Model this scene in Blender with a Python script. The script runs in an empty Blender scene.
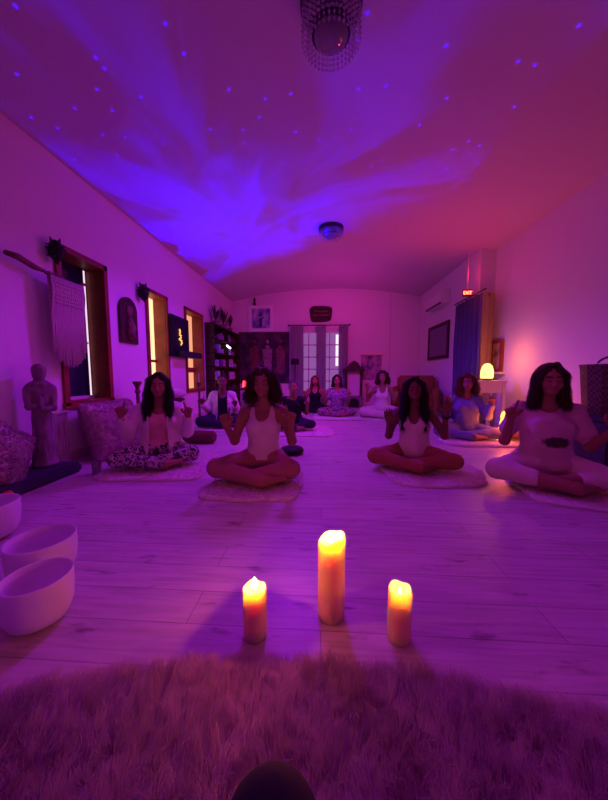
import bpy, bmesh, math, random
import numpy as np
from mathutils import Vector, Matrix
random.seed(7); rng = np.random.default_rng(7)
C = bpy.context.scene.collection
PI = math.pi
# ------------------------------------------------------------------ camera
CH = 0.85; F = 290.0
psi = math.atan(18/F); th = math.atan(25/F)
fw = Vector((-math.sin(psi)*math.cos(th), math.cos(psi)*math.cos(th), -math.sin(th)))
rt = Vector((math.cos(psi), math.sin(psi), 0)); up = rt.cross(fw)
cam_d = bpy.data.cameras.new('camera'); cam = bpy.data.objects.new('camera', cam_d); C.objects.link(cam)
cam_d.sensor_fit = 'VERTICAL'; cam_d.sensor_height = 36; cam_d.lens = F/800*36; cam_d.clip_start = 0.02
M3 = Matrix((rt, up, -fw)).transposed()
cam.matrix_world = Matrix.Translation((0, 0, CH)) @ M3.to_4x4()
bpy.context.scene.camera = cam
def ray(px, py): return fw + rt*((px-304)/F) + up*((400-py)/F)
def atZ(px, py, z=0): r = ray(px, py); t = (z-CH)/r.z; return Vector((r.x*t, r.y*t, z))
def atY(px, py, y): r = ray(px, py); t = y/r.y; return Vector((r.x*t, y, CH+r.z*t))
def atX(px, py, x): r = ray(px, py); t = x/r.x; return Vector((x, r.y*t, CH+r.z*t))
# ------------------------------------------------------------------ materials
def mat(name, col, rough=.7, metal=0, spec=.3, noise=0, nscale=8, bump=0, bscale=60, sheen=0, sss=0, sssr=(.02,.01,.005), emit=None, es=0, trans=0, col2=None, alpha=1):
    m = bpy.data.materials.new(name); m.use_nodes = True; N = m.node_tree.nodes; L = m.node_tree.links
    b = N['Principled BSDF']
    b.inputs['Base Color'].default_value = (*col, 1); b.inputs['Roughness'].default_value = rough
    b.inputs['Metallic'].default_value = metal; b.inputs['Specular IOR Level'].default_value = spec
    if sheen: b.inputs['Sheen Weight'].default_value = sheen
    if sss:
        b.inputs['Subsurface Weight'].default_value = sss; b.inputs['Subsurface Radius'].default_value = sssr; b.inputs['Subsurface Scale'].default_value = 1
    if emit: b.inputs['Emission Color'].default_value = (*emit, 1); b.inputs['Emission Strength'].default_value = es
    if trans: b.inputs['Transmission Weight'].default_value = trans
    if noise or bump: tc = N.new('ShaderNodeTexCoord')
    if noise:
        n = N.new('ShaderNodeTexNoise'); n.inputs['Scale'].default_value = nscale; n.inputs['Detail'].default_value = 5
        L.new(tc.outputs['Object'], n.inputs['Vector'])
        r = N.new('ShaderNodeValToRGB'); r.color_ramp.elements[0].position = .35; r.color_ramp.elements[1].position = .65
        c2 = col2 or tuple(c*(1-noise) for c in col)
        r.color_ramp.elements[0].color = (*c2, 1); r.color_ramp.elements[1].color = (*col, 1)
        L.new(n.outputs['Fac'], r.inputs['Fac']); L.new(r.outputs['Color'], b.inputs['Base Color'])
    if bump:
        n2 = N.new('ShaderNodeTexNoise'); n2.inputs['Scale'].default_value = bscale; n2.inputs['Detail'].default_value = 4
        L.new(tc.outputs['Object'], n2.inputs['Vector'])
        bp = N.new('ShaderNodeBump'); bp.inputs['Strength'].default_value = bump; bp.inputs['Distance'].default_value = .01
        L.new(n2.outputs['Fac'], bp.inputs['Height']); L.new(bp.outputs['Normal'], b.inputs['Normal'])
    return m
def emis(name, col, s):
    m = bpy.data.materials.new(name); m.use_nodes = True; N = m.node_tree.nodes; L = m.node_tree.links
    N.remove(N['Principled BSDF']); e = N.new('ShaderNodeEmission'); e.inputs[0].default_value = (*col, 1); e.inputs[1].default_value = s
    L.new(e.outputs[0], N['Material Output'].inputs[0]); return m
def fur_mat(name, col, col2):
    m = bpy.data.materials.new(name); m.use_nodes = True; N = m.node_tree.nodes; L = m.node_tree.links
    N.remove(N['Principled BSDF'])
    d = N.new('ShaderNodeBsdfDiffuse'); t = N.new('ShaderNodeBsdfTranslucent'); mx = N.new('ShaderNodeMixShader'); mx.inputs[0].default_value = .45
    tc = N.new('ShaderNodeTexCoord'); n = N.new('ShaderNodeTexNoise'); n.inputs['Scale'].default_value = 9; n.inputs['Detail'].default_value = 3
    r = N.new('ShaderNodeValToRGB'); r.color_ramp.elements[0].position = .38; r.color_ramp.elements[1].position = .6
    r.color_ramp.elements[0].color = (*col2, 1); r.color_ramp.elements[1].color = (*col, 1)
    L.new(tc.outputs['Object'], n.inputs['Vector']); L.new(n.outputs['Fac'], r.inputs['Fac'])
    L.new(r.outputs[0], d.inputs[0]); L.new(r.outputs[0], t.inputs[0]); L.new(d.outputs[0], mx.inputs[1]); L.new(t.outputs[0], mx.inputs[2])
    L.new(mx.outputs[0], N['Material Output'].inputs[0]); return m
def ramp_mat(name, tex, scale, stops, rough=.6, coord='Object', **kw):
    m = bpy.data.materials.new(name); m.use_nodes = True; N = m.node_tree.nodes; L = m.node_tree.links
    b = N['Principled BSDF']; b.inputs['Roughness'].default_value = rough
    tc = N.new('ShaderNodeTexCoord'); mp = N.new('ShaderNodeMapping'); mp.inputs['Scale'].default_value = scale
    L.new(tc.outputs[coord], mp.inputs[0]); t = N.new(tex); L.new(mp.outputs[0], t.inputs['Vector'])
    for k, v in kw.items(): t.inputs[k].default_value = v
    r = N.new('ShaderNodeValToRGB'); r.color_ramp.interpolation = 'LINEAR'
    while len(r.color_ramp.elements) < len(stops): r.color_ramp.elements.new(.5)
    for e, (p, c) in zip(r.color_ramp.elements, stops): e.position = p; e.color = (*c, 1)
    o = t.outputs['Fac'] if 'Fac' in t.outputs else t.outputs['Distance']
    L.new(o, r.inputs[0]); L.new(r.outputs[0], b.inputs['Base Color']); return m

def floor_mat():
    m = bpy.data.materials.new('whitewashed plank floor'); m.use_nodes = True; N = m.node_tree.nodes; L = m.node_tree.links
    b = N['Principled BSDF']; tc = N.new('ShaderNodeTexCoord')
    br = N.new('ShaderNodeTexBrick'); br.inputs['Scale'].default_value = 1
    br.inputs['Brick Width'].default_value = 1.25; br.inputs['Row Height'].default_value = .15
    br.inputs['Mortar Size'].default_value = .0022; br.inputs['Mortar Smooth'].default_value = .3; br.offset = .37
    br.inputs['Color1'].default_value = (.70, .64, .60, 1); br.inputs['Color2'].default_value = (.60, .54, .51, 1); br.inputs['Mortar'].default_value = (.36, .31, .30, 1)
    L.new(tc.outputs['Object'], br.inputs['Vector'])
    mp = N.new('ShaderNodeMapping'); mp.inputs['Scale'].default_value = (1.6, 22, 1); L.new(tc.outputs['Object'], mp.inputs[0])
    n = N.new('ShaderNodeTexNoise'); n.inputs['Scale'].default_value = 2.2; n.inputs['Detail'].default_value = 8; n.inputs['Distortion'].default_value = .6
    L.new(mp.outputs[0], n.inputs['Vector'])
    r = N.new('ShaderNodeValToRGB'); r.color_ramp.elements[0].position = .3; r.color_ramp.elements[0].color = (.76, .73, .72, 1); r.color_ramp.elements[1].position = .6
    L.new(n.outputs['Fac'], r.inputs[0])
    mx = N.new('ShaderNodeMixRGB'); mx.blend_type = 'MULTIPLY'; mx.inputs[0].default_value = 1
    L.new(br.outputs[0], mx.inputs[1]); L.new(r.outputs[0], mx.inputs[2])
    # knots and dark worn streaks
    mp2 = N.new('ShaderNodeMapping'); mp2.inputs['Scale'].default_value = (1.9, 6.5, 1); L.new(tc.outputs['Object'], mp2.inputs[0])
    n3 = N.new('ShaderNodeTexNoise'); n3.inputs['Scale'].default_value = 2.4; n3.inputs['Detail'].default_value = 4; L.new(mp2.outputs[0], n3.inputs['Vector'])
    r3 = N.new('ShaderNodeValToRGB'); r3.color_ramp.elements[0].position = .62; r3.color_ramp.elements[0].color = (1, 1, 1, 1); r3.color_ramp.elements[1].position = .72; r3.color_ramp.elements[1].color = (.42, .34, .33, 1)
    L.new(n3.outputs['Fac'], r3.inputs[0])
    mx2 = N.new('ShaderNodeMixRGB'); mx2.blend_type = 'MULTIPLY'; mx2.inputs[0].default_value = .9
    L.new(mx.outputs[0], mx2.inputs[1]); L.new(r3.outputs[0], mx2.inputs[2])
    L.new(mx2.outputs[0], b.inputs['Base Color'])
    mr = N.new('ShaderNodeMapRange'); mr.inputs[3].default_value = .28; mr.inputs[4].default_value = .5; L.new(n.outputs['Fac'], mr.inputs[0]); L.new(mr.outputs[0], b.inputs['Roughness'])
    bp = N.new('ShaderNodeBump'); bp.inputs['Strength'].default_value = .25; bp.inputs['Distance'].default_value = .004
    L.new(n.outputs['Fac'], bp.inputs['Height']); L.new(bp.outputs[0], b.inputs['Normal'])
    return m
MT = dict(
 wall=mat('painted plaster wall', (.78,.74,.74), .85, bump=.08, bscale=25),
 ceil=mat('painted plaster ceiling', (.56,.53,.55), .9, bump=.08, bscale=18),
 wood=mat('red brown window timber', (.32,.06,.04), .5, noise=.4, nscale=5), darkwood=mat('dark stained wood', (.06,.025,.02), .5, noise=.5, nscale=12),
 palewood=mat('weathered driftwood', (.24,.12,.09), .8, noise=.5, nscale=14, bump=.5, bscale=40),
 black=mat('black matte', (.012,.011,.012), .6), metal=mat('dark bronze metal', (.06,.045,.05), .35, metal=.8),
 cotton=mat('off white cotton cord', (.62,.52,.50), .9, bump=.4, bscale=200), white=mat('white paint', (.75,.72,.72), .5),
 crystal=mat('crystal glass', (.95,.93,.97), .06, trans=.85, spec=.8), frost=mat('frosted quartz bowl', (.80,.76,.78), .45, sss=.3, sssr=(.03,.03,.03)),
 navy=mat('navy fabric', (.05,.03,.075), .8, noise=.3, nscale=30), violet=mat('slate blue curtain cloth', (.22,.20,.40), .8, bump=.2, bscale=150),
 cream=mat('cream curtain cloth', (.72,.52,.36), .85, bump=.2, bscale=150), lilac=mat('grey sheer curtain cloth', (.52,.46,.58), .85, bump=.2, bscale=150),
 stone=mat('weathered stone', (.30,.22,.24), .85, noise=.4, nscale=10, bump=.6, bscale=40), leather=mat('brown leather', (.26,.10,.035), .45, bump=.2, bscale=60),
 wicker=ramp_mat('woven wicker', 'ShaderNodeTexChecker', (50, 50, 40), [(0,(.05,.025,.02)), (1,(.14,.07,.05))], Scale=1.0),
 glassdark=mat('dark window glass', (.02,.02,.05), .1, spec=.6), skirting=mat('skirting paint', (.6,.55,.56), .5),
)
# ------------------------------------------------------------------ object helpers
def tag(o, label=None, cat=None, group=None, kind=None):
    if label: o['label'] = label
    if cat: o['category'] = cat
    if group: o['group'] = group
    if kind: o['kind'] = kind
    return o
def link(name, me, m, parent=None, smooth=False, loc=None, rot=None):
    if m is not None:
        for mm in (m if isinstance(m, (list, tuple)) else [m]): me.materials.append(mm)
    if smooth: me.polygons.foreach_set('use_smooth', [True]*len(me.polygons))
    o = bpy.data.objects.new(name, me); C.objects.link(o)
    if parent: o.parent = parent
    if loc is not None: o.location = loc
    if rot is not None: o.rotation_euler = rot
    return o
def obj(name, bm, m, parent=None, smooth=False, loc=None, rot=None, bevel=0):
    if bevel: bmesh.ops.bevel(bm, geom=bm.edges[:], offset=bevel, segments=2, affect='EDGES', clamp_overlap=True)
    bmesh.ops.recalc_face_normals(bm, faces=bm.faces[:])
    me = bpy.data.meshes.new(name); bm.to_mesh(me); bm.free()
    return link(name, me, m, parent, smooth, loc, rot)
def empty(name, loc=(0,0,0), rotz=0):
    o = bpy.data.objects.new(name, None); C.objects.link(o); o.location = loc; o.rotation_euler = (0, 0, rotz); o.empty_display_size = .1; return o
def B(): return bmesh.new()
def box(bm, lo, hi, mtx=None):
    v = [bm.verts.new(Vector((x, y, z)) if mtx is None else mtx @ Vector((x, y, z))) for x in (lo[0], hi[0]) for y in (lo[1], hi[1]) for z in (lo[2], hi[2])]
    for f in ((0,1,3,2),(4,6,7,5),(0,4,5,1),(2,3,7,6),(0,2,6,4),(1,5,7,3)): bm.faces.new([v[i] for i in f])
    return bm
def lathe(bm, prof, n=32, c=(0,0,0), mtx=None, rfun=None):
    rings = []
    for r, z in prof:
        if r < 1e-6:
            p = Vector((c[0], c[1], c[2]+z)); rings.append([bm.verts.new(mtx @ p if mtx else p)]); continue
        ring = []
        for i in range(n):
            a = 2*PI*i/n; rr = r*(rfun(a, z) if rfun else 1)
            p = Vector((c[0]+rr*math.cos(a), c[1]+rr*math.sin(a), c[2]+z)); ring.append(bm.verts.new(mtx @ p if mtx else p))
        rings.append(ring)
    for a, b in zip(rings, rings[1:]):
        for i in range(n):
            j = (i+1) % n
            if len(a) == 1 and len(b) == 1: continue
            if len(a) == 1: bm.faces.new((a[0], b[i], b[j]))
            elif len(b) == 1: bm.faces.new((a[i], b[0], a[j]))
            else: bm.faces.new((a[i], b[i], b[j], a[j]))
    for ring, rev in ((rings[0], True), (rings[-1], False)):
        if len(ring) > 2: bm.faces.new(ring)
    return bm
def tube(bm, pts, r, n=8):
    pts = [Vector(p) for p in pts]; rs = r if isinstance(r, (list, tuple)) else [r]*len(pts); rings = []
    for i, p in enumerate(pts):
        d = (pts[min(i+1, len(pts)-1)]-pts[max(i-1, 0)]).normalized()
        a = Vector((0,0,1)) if abs(d.z) < .9 else Vector((1,0,0)); u = d.cross(a).normalized(); v = d.cross(u)
        rings.append([bm.verts.new(p+(u*math.cos(2*PI*k/n)+v*math.sin(2*PI*k/n))*rs[i]) for k in range(n)])
    for a, b in zip(rings, rings[1:]):
        for i in range(n): bm.faces.new((a[i], b[i], b[(i+1)%n], a[(i+1)%n]))
    bm.faces.new(rings[0]); bm.faces.new(rings[-1][::-1]); return bm
def prism(bm, poly, lo, hi, axis='y'):
    def P(a, b, t): return {'y': (a, t, b), 'x': (t, a, b), 'z': (a, b, t)}[axis]
    A = [bm.verts.new(P(a, b, lo)) for a, b in poly]; D = [bm.verts.new(P(a, b, hi)) for a, b in poly]; n = len(poly)
    bm.faces.new(A); bm.faces.new(D[::-1])
    for i in range(n): bm.faces.new((A[i], D[i], D[(i+1)%n], A[(i+1)%n]))
    return bm
def raw_mesh(name, V, Fq):
    me = bpy.data.meshes.new(name); V = np.asarray(V, np.float32); Fq = np.asarray(Fq, np.int32)
    me.vertices.add(len(V)); me.vertices.foreach_set('co', V.ravel())
    k = Fq.shape[1]; me.loops.add(Fq.size); me.loops.foreach_set('vertex_index', Fq.ravel())
    me.polygons.add(len(Fq)); me.polygons.foreach_set('loop_start', np.arange(0, Fq.size, k, dtype=np.int32))
    try: me.polygons.foreach_set('loop_total', np.full(len(Fq), k, np.int32))
    except Exception: pass
    me.update(calc_edges=True); me.validate(); return me
# ------------------------------------------------------------------ fur (curved tapering strands)
def fur_mesh(name, P, Nn, length, width, flow=(0,0,0), spread=.5, clump=0, clumpn=1, seg=3, droop=.3, lvar=.4):
    n = len(P); P = np.asarray(P, float); Nn = np.asarray(Nn, float)
    D = Nn + np.asarray(flow)*1.0 + rng.normal(0, spread, (n, 3)); D /= np.linalg.norm(D, axis=1)[:, None]
    Ln = length*(1-lvar*rng.random(n)); tips = P + D*Ln[:, None]
    if clump:
        ci = rng.integers(0, n, max(2, n//clumpn)); cc = P[ci]; ct = tips[ci]
        best = np.zeros(n, int)
        for s in range(0, n, 4000):
            d = ((P[s:s+4000, None, :]-cc[None])**2).sum(-1); best[s:s+4000] = d.argmin(1)
        tips = tips*(1-clump) + (ct[best])*clump
    ctrl = P + Nn*(Ln*.5)[:, None]; tips[:, 2] -= droop*Ln*.3
    S = rng.normal(0, 1, (n, 3)); S = np.cross(S, D); S /= np.linalg.norm(S, axis=1)[:, None]
    V = np.zeros((n, 2*(seg+1), 3))
    for k in range(seg+1):
        t = k/seg; p = P*(1-t)**2 + ctrl*2*t*(1-t) + tips*t*t; w = width*(1-.85*t)*.5
        V[:, 2*k] = p-S*w; V[:, 2*k+1] = p+S*w
    base = (np.arange(n)*2*(seg+1))[:, None]
    Fq = np.concatenate([base+np.array([2*k, 2*k+1, 2*k+3, 2*k+2]) for k in range(seg)])
    return raw_mesh(name, V.reshape(-1, 3), Fq)
def sample_mesh(me, n, keep=None):
    me.calc_loop_triangles(); V = np.array([v.co[:] for v in me.vertices]); T = np.array([t.vertices[:] for t in me.loop_triangles])
    a, b, c = V[T[:,0]], V[T[:,1]], V[T[:,2]]; cr = np.cross(b-a, c-a); ar = np.linalg.norm(cr, axis=1)+1e-12
    w = ar.copy()
    if keep is not None: w = w*keep((a+b+c)/3, cr/ar[:, None])
    idx = rng.choice(len(T), n, p=w/w.sum()); u = rng.random((n, 2)); f = u.sum(1) > 1; u[f] = 1-u[f]
    return a[idx]+(b-a)[idx]*u[:, :1]+(c-a)[idx]*u[:, 1:], (cr/ar[:, None])[idx]
# ------------------------------------------------------------------ implicit surfaces
def surface_nets(v, org, h):
    ins = v < 0; nx, ny, nz = v.shape
    cnt = sum(ins[a:nx-1+a, b:ny-1+b, c:nz-1+c].astype(np.int8) for a in (0,1) for b in (0,1) for c in (0,1))
    act = (cnt > 0) & (cnt < 8); I = np.argwhere(act); idx = -np.ones(act.shape, np.int32); idx[act] = np.arange(len(I))
    acc = np.zeros((len(I), 3)); num = np.zeros(len(I)); i, j, k = I.T
    cor = [(a, b, c) for a in (0,1) for b in (0,1) for c in (0,1)]
    for p in range(8):
        for q in range(p+1, 8):
            A, Bc = np.array(cor[p]), np.array(cor[q])
            if abs(A-Bc).sum() != 1: continue
            va = v[i+A[0], j+A[1], k+A[2]]; vb = v[i+Bc[0], j+Bc[1], k+Bc[2]]; s = (va < 0) != (vb < 0)
            t = np.where(s, va/np.where(s, va-vb, 1), 0)[:, None]
            acc += np.where(s[:, None], A+(Bc-A)*t, 0); num += s
    V = (I+acc/num[:, None])*h+org; Q = []
    for ax in range(3):
        o = [slice(1, -1)]*3; o1 = list(o); o[ax] = slice(0, v.shape[ax]-1); o1[ax] = slice(1, v.shape[ax])
        a = ins[tuple(o)]; b = ins[tuple(o1)]; ch = np.argwhere(a != b)
        if not len(ch): continue
        sgn = a[tuple(ch.T)]; g = ch.copy(); u, w = [x for x in range(3) if x != ax]; g[:, u] += 1; g[:, w] += 1
        def cell(du, dw): c = g.copy(); c[:, u] += du; c[:, w] += dw; return idx[c[:,0], c[:,1], c[:,2]]
        q = np.stack([cell(-1,-1), cell(0,-1), cell(0,0), cell(-1,0)], 1)
        if ax == 1: sgn = ~sgn
        q[~sgn] = q[~sgn][:, ::-1]; Q.append(q)
    Q = np.concatenate(Q); Q = Q[(Q >= 0).all(1)]
    return V, Q
class SDF:
    def __init__(s, lo, hi, h):
        s.h = h; s.lo = np.array(lo, float); n = np.ceil((np.array(hi)-s.lo)/h).astype(int)+1; s.n = n
        s.ax = [s.lo[d]+np.arange(n[d])*h for d in range(3)]; s.v = np.full(n, 1.0, np.float32)
    def _sl(s, lo, hi):
        r = []
        for d in range(3):
            a = int(max(0, math.floor((lo[d]-s.lo[d])/s.h))); b = int(min(s.n[d], math.ceil((hi[d]-s.lo[d])/s.h)+1)); r.append(slice(a, max(a, b)))
        return tuple(r)
    def _g(s, sl): return np.ix_(s.ax[0][sl[0]], s.ax[1][sl[1]], s.ax[2][sl[2]])
    def _apply(s, sl, d, k, sub):
        a = s.v[sl]
        if sub:
            d = -d; hh = np.maximum(k-np.abs(a-d), 0)/max(k, 1e-6); s.v[sl] = np.maximum(a, d)+hh*hh*k*.25
        else:
            hh = np.maximum(k-np.abs(a-d), 0)/max(k, 1e-6); s.v[sl] = np.minimum(a, d)-hh*hh*k*.25
    def cap(s, a, b, ra, rb, k=.02, sy=1., sub=False, off=0):
        a = np.array(a, float); b = np.array(b, float); ra += off; rb += off; m = max(ra, rb)*max(1, sy)+k+3*s.h+.01
        sl = s._sl(np.minimum(a, b)-m, np.maximum(a, b)+m); X, Y, Z = s._g(sl)
        if 0 in [X.size, Y.size, Z.size]: return
        d = b-a; L2 = (d*d).sum()+1e-12; px, py, pz = X-a[0], Y-a[1], Z-a[2]
        t = np.clip((px*d[0]+py*d[1]+pz*d[2])/L2, 0, 1)
        dist = np.sqrt((px-t*d[0])**2+((py-t*d[1])/sy)**2+(pz-t*d[2])**2)-(ra+(rb-ra)*t)
        s._apply(sl, dist, k, sub)
    def ell(s, c, r, k=.02, sub=False, off=0):
        c = np.array(c, float); r = np.array(r, float)+off; m = r+k+3*s.h+.01; sl = s._sl(c-m, c+m); X, Y, Z = s._g(sl)
        if 0 in [X.size, Y.size, Z.size]: return
        px, py, pz = X-c[0], Y-c[1], Z-c[2]
        k0 = np.sqrt((px/r[0])**2+(py/r[1])**2+(pz/r[2])**2); k1 = np.sqrt((px/r[0]**2)**2+(py/r[1]**2)**2+(pz/r[2]**2)**2)+1e-9
        s._apply(sl, k0*(k0-1)/k1, k, sub)
    def cut(s, fn):       # fn > 0 is removed
        X, Y, Z = s._g((slice(None),)*3); s.v = np.maximum(s.v, fn(X, Y, Z)).astype(np.float32)
    def noise(s, amp, freq, seed=0, ani=(1,1,1)):
        r = np.random.default_rng(seed); X, Y, Z = s._g((slice(None),)*3); t = 0
        for q in range(6):
            w = r.normal(0, 1, 3)*freq*np.array(ani); t = t+np.sin(X*w[0]+r.random()*6+1.5*np.sin(Y*w[1]*.7+Z*w[2]*.5))*np.sin(Y*w[1]+Z*w[2]+r.random()*6)
        s.v = (s.v+amp*t/2.5).astype(np.float32)
    def mesh(s, name):
        s.v[0]=s.v[-1]=1; s.v[:,0]=s.v[:,-1]=1; s.v[:,:,0]=s.v[:,:,-1]=1
        V, Q = surface_nets(s.v, s.lo, s.h); return raw_mesh(name, V, Q)
# ------------------------------------------------------------------ ROOM
XL, XR, XRF, YB, YF, ZW = -2.48, 2.81, 2.57, 8.0, -2.2, 3.4
W_WIN = [(2.63, 3.28), (4.01, 4.59), (5.17, 5.96)]; WZ0, WZ1 = .55, 2.08; TH = .22
def struct(o): o['kind'] = 'structure'; return o
fl = struct(obj('floor', box(B(), (XL-.3, YF-.3, -.1), (XR+.3, YB+.3, 0)), floor_mat()))
bm = B(); box(bm, (XL-TH, YF, 0), (XL, YB, WZ0)); box(bm, (XL-TH, YF, WZ1), (XL, YB, ZW))
ys = [YF]+[y for w in W_WIN for y in (w[0]+.05, w[1]-.05)]+[YB]
for a, b in zip(ys[::2], ys[1::2]): box(bm, (XL-TH, a, WZ0), (XL, b, WZ1))
struct(obj('wall_left', bm, MT['wall']))
bm = B(); box(bm, (XR, YF, 0), (XR+.2, 5.06, ZW)); box(bm, (XRF, 5.06, 0), (XR+.2, YB, ZW)); struct(obj('wall_right', bm, MT['wall']))
bm = B(); box(bm, (XL-.2, YB, 0), (-.72, YB+.2, ZW)); box(bm, (.55, YB, 0), (XR+.2, YB+.2, ZW)); box(bm, (-.72, YB, 2.1), (.55, YB+.2, ZW)); box(bm, (-.72, YB+.15, 0), (.55, YB+.2, 2.1))
struct(obj('wall_back', bm, MT['wall'])); struct(obj('wall_front', box(B(), (XL-.2, YF-.2, 0), (XR+.2, YF, ZW)), MT['wall']))
struct(obj('trim_1', box(B(), (1.80, YB-.012, 0), (1.815, YB, 3.0)), MT['skirting']))
def zc(x): u = (x-.16)/2.65; return 2.85+.30*max(0, 1-u*u)
bm = B(); nx = 32; rows = []
for y in (YF-.2, YB+.2):
    for dz in (0, .12): rows.append([bm.verts.new((XL-.25+(XR+.25-XL+.25)*i/nx, y, zc(XL-.25+(XR+.5-XL)*i/nx)+dz)) for i in range(nx+1)])
for i in range(nx):
    for a, b in ((0,2),(2,3),(3,1),(1,0)): bm.faces.new((rows[a][i], rows[a][i+1], rows[b][i+1], rows[b][i]))
for e in (0, nx): bm.faces.new([rows[q][e] for q in (0,1,3,2)])
struct(obj('ceiling', bm, MT['ceil'], smooth=False))
def base(name, lo, hi): struct(obj(name, box(B(), lo, hi), MT['skirting']))
base('baseboard_left', (XL, YF, 0), (XL+.015, YB, .09)); base('baseboard_right', (XR-.015, YF, 0), (XR, 5.05, .09))
base('baseboard_back', (XL+.015, YB-.015, 0), (-.8, YB, .09))
day = emis('warm daylit glass', (1, .58, .30), 1.7); dayp = emis('pale daylit glass', (.95, .7, .9), 1.1)
# left windows: timber casing, deep reveal, glass
for i, (y0, y1) in enumerate(W_WIN):
    bm = B(); w = .055
    for a, b, c, d in ((y0, y0+w, WZ0, WZ1), (y1-w, y1, WZ0, WZ1), (y0, y1, WZ1-w, WZ1), (y0-.01, y1+.01, WZ0-.03, WZ0+.03)):
        box(bm, (XL-.002, a, c), (XL+.025, b, d))
    for a, b, c, d in ((y0+.05, y0+.06, WZ0, WZ1), (y1-.06, y1-.05, WZ0, WZ1), (y0+.05, y1-.05, WZ1-.05, WZ1-.04), (y0+.05, y1-.05, WZ0+.02, WZ0+.035)):
        box(bm, (XL-TH, a, c), (XL, b, d))
    fr = struct(obj('window_%d' % (i+1), bm, MT['wood'])); xg = XL-.19
    if i == 0:
        obj('pane', box(B(), (xg-.01, y0+.06, WZ0+.03), (xg, y1-.06, WZ1-.05)), MT['glassdark'], fr)
        obj('daylight_gap', box(B(), (xg, y1-.095, WZ0+.05), (xg+.004, y1-.075, WZ1-.07)), dayp, fr)
        obj('sash', box(box(B(), (xg, y0+.06, WZ0+.03), (xg+.02, y1-.06, WZ0+.07)), (xg, y0+.06, 1.2), (xg+.02, y1-.10, 1.22)), MT['white'], fr)
    else:
        obj('pane', box(B(), (xg-.01, y0+.06, WZ0+.03), (xg, y1-.06, WZ1-.05)), day if i == 1 else emis('warm glass', (1,.40,.22), 1.0), fr)
        obj('sash', box(B(), (xg, y0+.06, 1.05 if i == 1 else .9), (xg+.02, y1-.06, 1.09 if i == 1 else 1.0)), MT['wood'], fr)
# french door in the back wall
bm = B()
for a, b, c, d in ((-.72, -.62, 0, 2.1), (.45, .55, 0, 2.1), (-.12, -.05, 0, 2.1), (-.72, .55, 2.0, 2.1), (-.72, .55, 0, .35)): box(bm, (a, YB+.03, c), (b, YB+.09, d))
for x0, x1 in ((-.62, -.12), (-.05, .45)):
    box(bm, ((x0+x1)/2-.015, YB+.04, .35), ((x0+x1)/2+.015, YB+.07, 2.0))
    for z in (.68, 1.01, 1.34, 1.67): box(bm, (x0, YB+.04, z-.015), (x1, YB+.07, z+.015))
dr = struct(obj('door_1', bm, MT['white'])); obj('glass', box(B(), (-.62, YB+.09, .35), (.45, YB+.1, 2.0)), emis('dusk lit door glass', (.5, .16, .62), .55), dr)
obj('daylight_gap', box(B(), (.37, YB+.084, 1.1), (.44, YB+.089, 1.95)), emis('door sliver', (.9,.6,.9), 1.6), dr)
# window far right with blind (near right edge of the frame)
w5 = struct(obj('window_4', box(box(box(box(B(), (XR-.03, 1.7, 1.27), (XR, 2.88, 1.31)), (XR-.03, 1.7, 2.35), (XR, 2.88, 2.4)), (XR-.03, 2.84, 1.27), (XR, 2.88, 2.4)), (XR-.03, 1.7, 1.27), (XR, 1.74, 2.4)), MT['white']))
obj('blind', box(B(), (XR-.05, 1.72, 1.30), (XR-.02, 2.86, 2.45)), MT['navy'], w5)
# ------------------------------------------------------------------ cloth panels
def curtain(p0, p1, z0, z1, folds, amp, flare=0, n=None):
    p0 = Vector((*p0, 0)); p1 = Vector((*p1, 0)); d = p1-p0; nn = Vector((-d.y, d.x, 0)).normalized(); n = n or folds*8; bm = B(); R = []
    for k in range(9):
        z = z0+(z1-z0)*k/8; row = []
        for i in range(n+1):
            t = i/n; a = amp*(1.0-.35*k/8)*math.sin(t*folds*2*PI+.5*math.sin(t*9))+.006*math.sin(k*1.3+t*20)
            tt = .5+(t-.5)*(1+flare*(1-k/8)); p = p0+d*tt+nn*a; row.append(bm.verts.new((p.x, p.y, z)))
        R.append(row)
    for a, b in zip(R, R[1:]):
        for i in range(n): bm.faces.new((a[i], a[i+1], b[i+1], b[i]))
    ret = bmesh.ops.solidify(bm, geom=bm.faces[:], thickness=.006); return bm
def rod(name, p0, p1, r, parent, m=MT['metal'] if False else None): return obj(name, tube(B(), [p0, p1], r, 10), m or MT['metal'], parent)
cs = empty('curtain_pair', (0, 7.86, 0)); tag(cs, 'grey lilac sheer curtains on a rod over the glazed door in the far wall', 'curtain')
for x0, x1, f in ((-.84, -.50, 5), (-.16, .10, 4), (.45, .68, 4)): obj('curtain_panel', curtain((x0, 0), (x1, 0), .02, 2.14, f, .028), MT['lilac'], cs, smooth=True)
rod('rod', (-.9, 0, 2.17), (.72, 0, 2.17), .012, cs)
for x in (-.9, .72): obj('finial', lathe(B(), [(0,-.03),(.025,-.01),(.025,.01),(0,.03)], 12, (x, 0, 2.17)), MT['metal'], cs)
for x in (-.8,-.68,-.56,-.1,.04,.34,.46,.58): obj('ring', tube(B(), [(x, .02*math.cos(a), 2.16+.025*math.sin(a)) for a in [k*PI/5 for k in range(11)]], .004, 6), MT['metal'], cs)
cv = empty('curtain', (2.48, 5.2, 0)); tag(cv, 'long slate blue curtain drawn across the right wall below the red exit sign', 'curtain')
obj('curtain_panel', curtain((0, -.42), (-.0, .50), .02, 2.13, 6, .035), MT['violet'], cv, smooth=True); rod('rod', (0, -.5, 2.16), (0, .55, 2.16), .012, cv)
cc = empty('curtain', (2.60, 4.90, 0)); tag(cc, 'cream curtain panel lit orange beside the glowing dome lamp', 'curtain')
obj('curtain_panel', curtain((-.10, -.10), (.14, .02), .02, 2.15, 2, .012), MT['cream'], cc, smooth=True)
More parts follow.
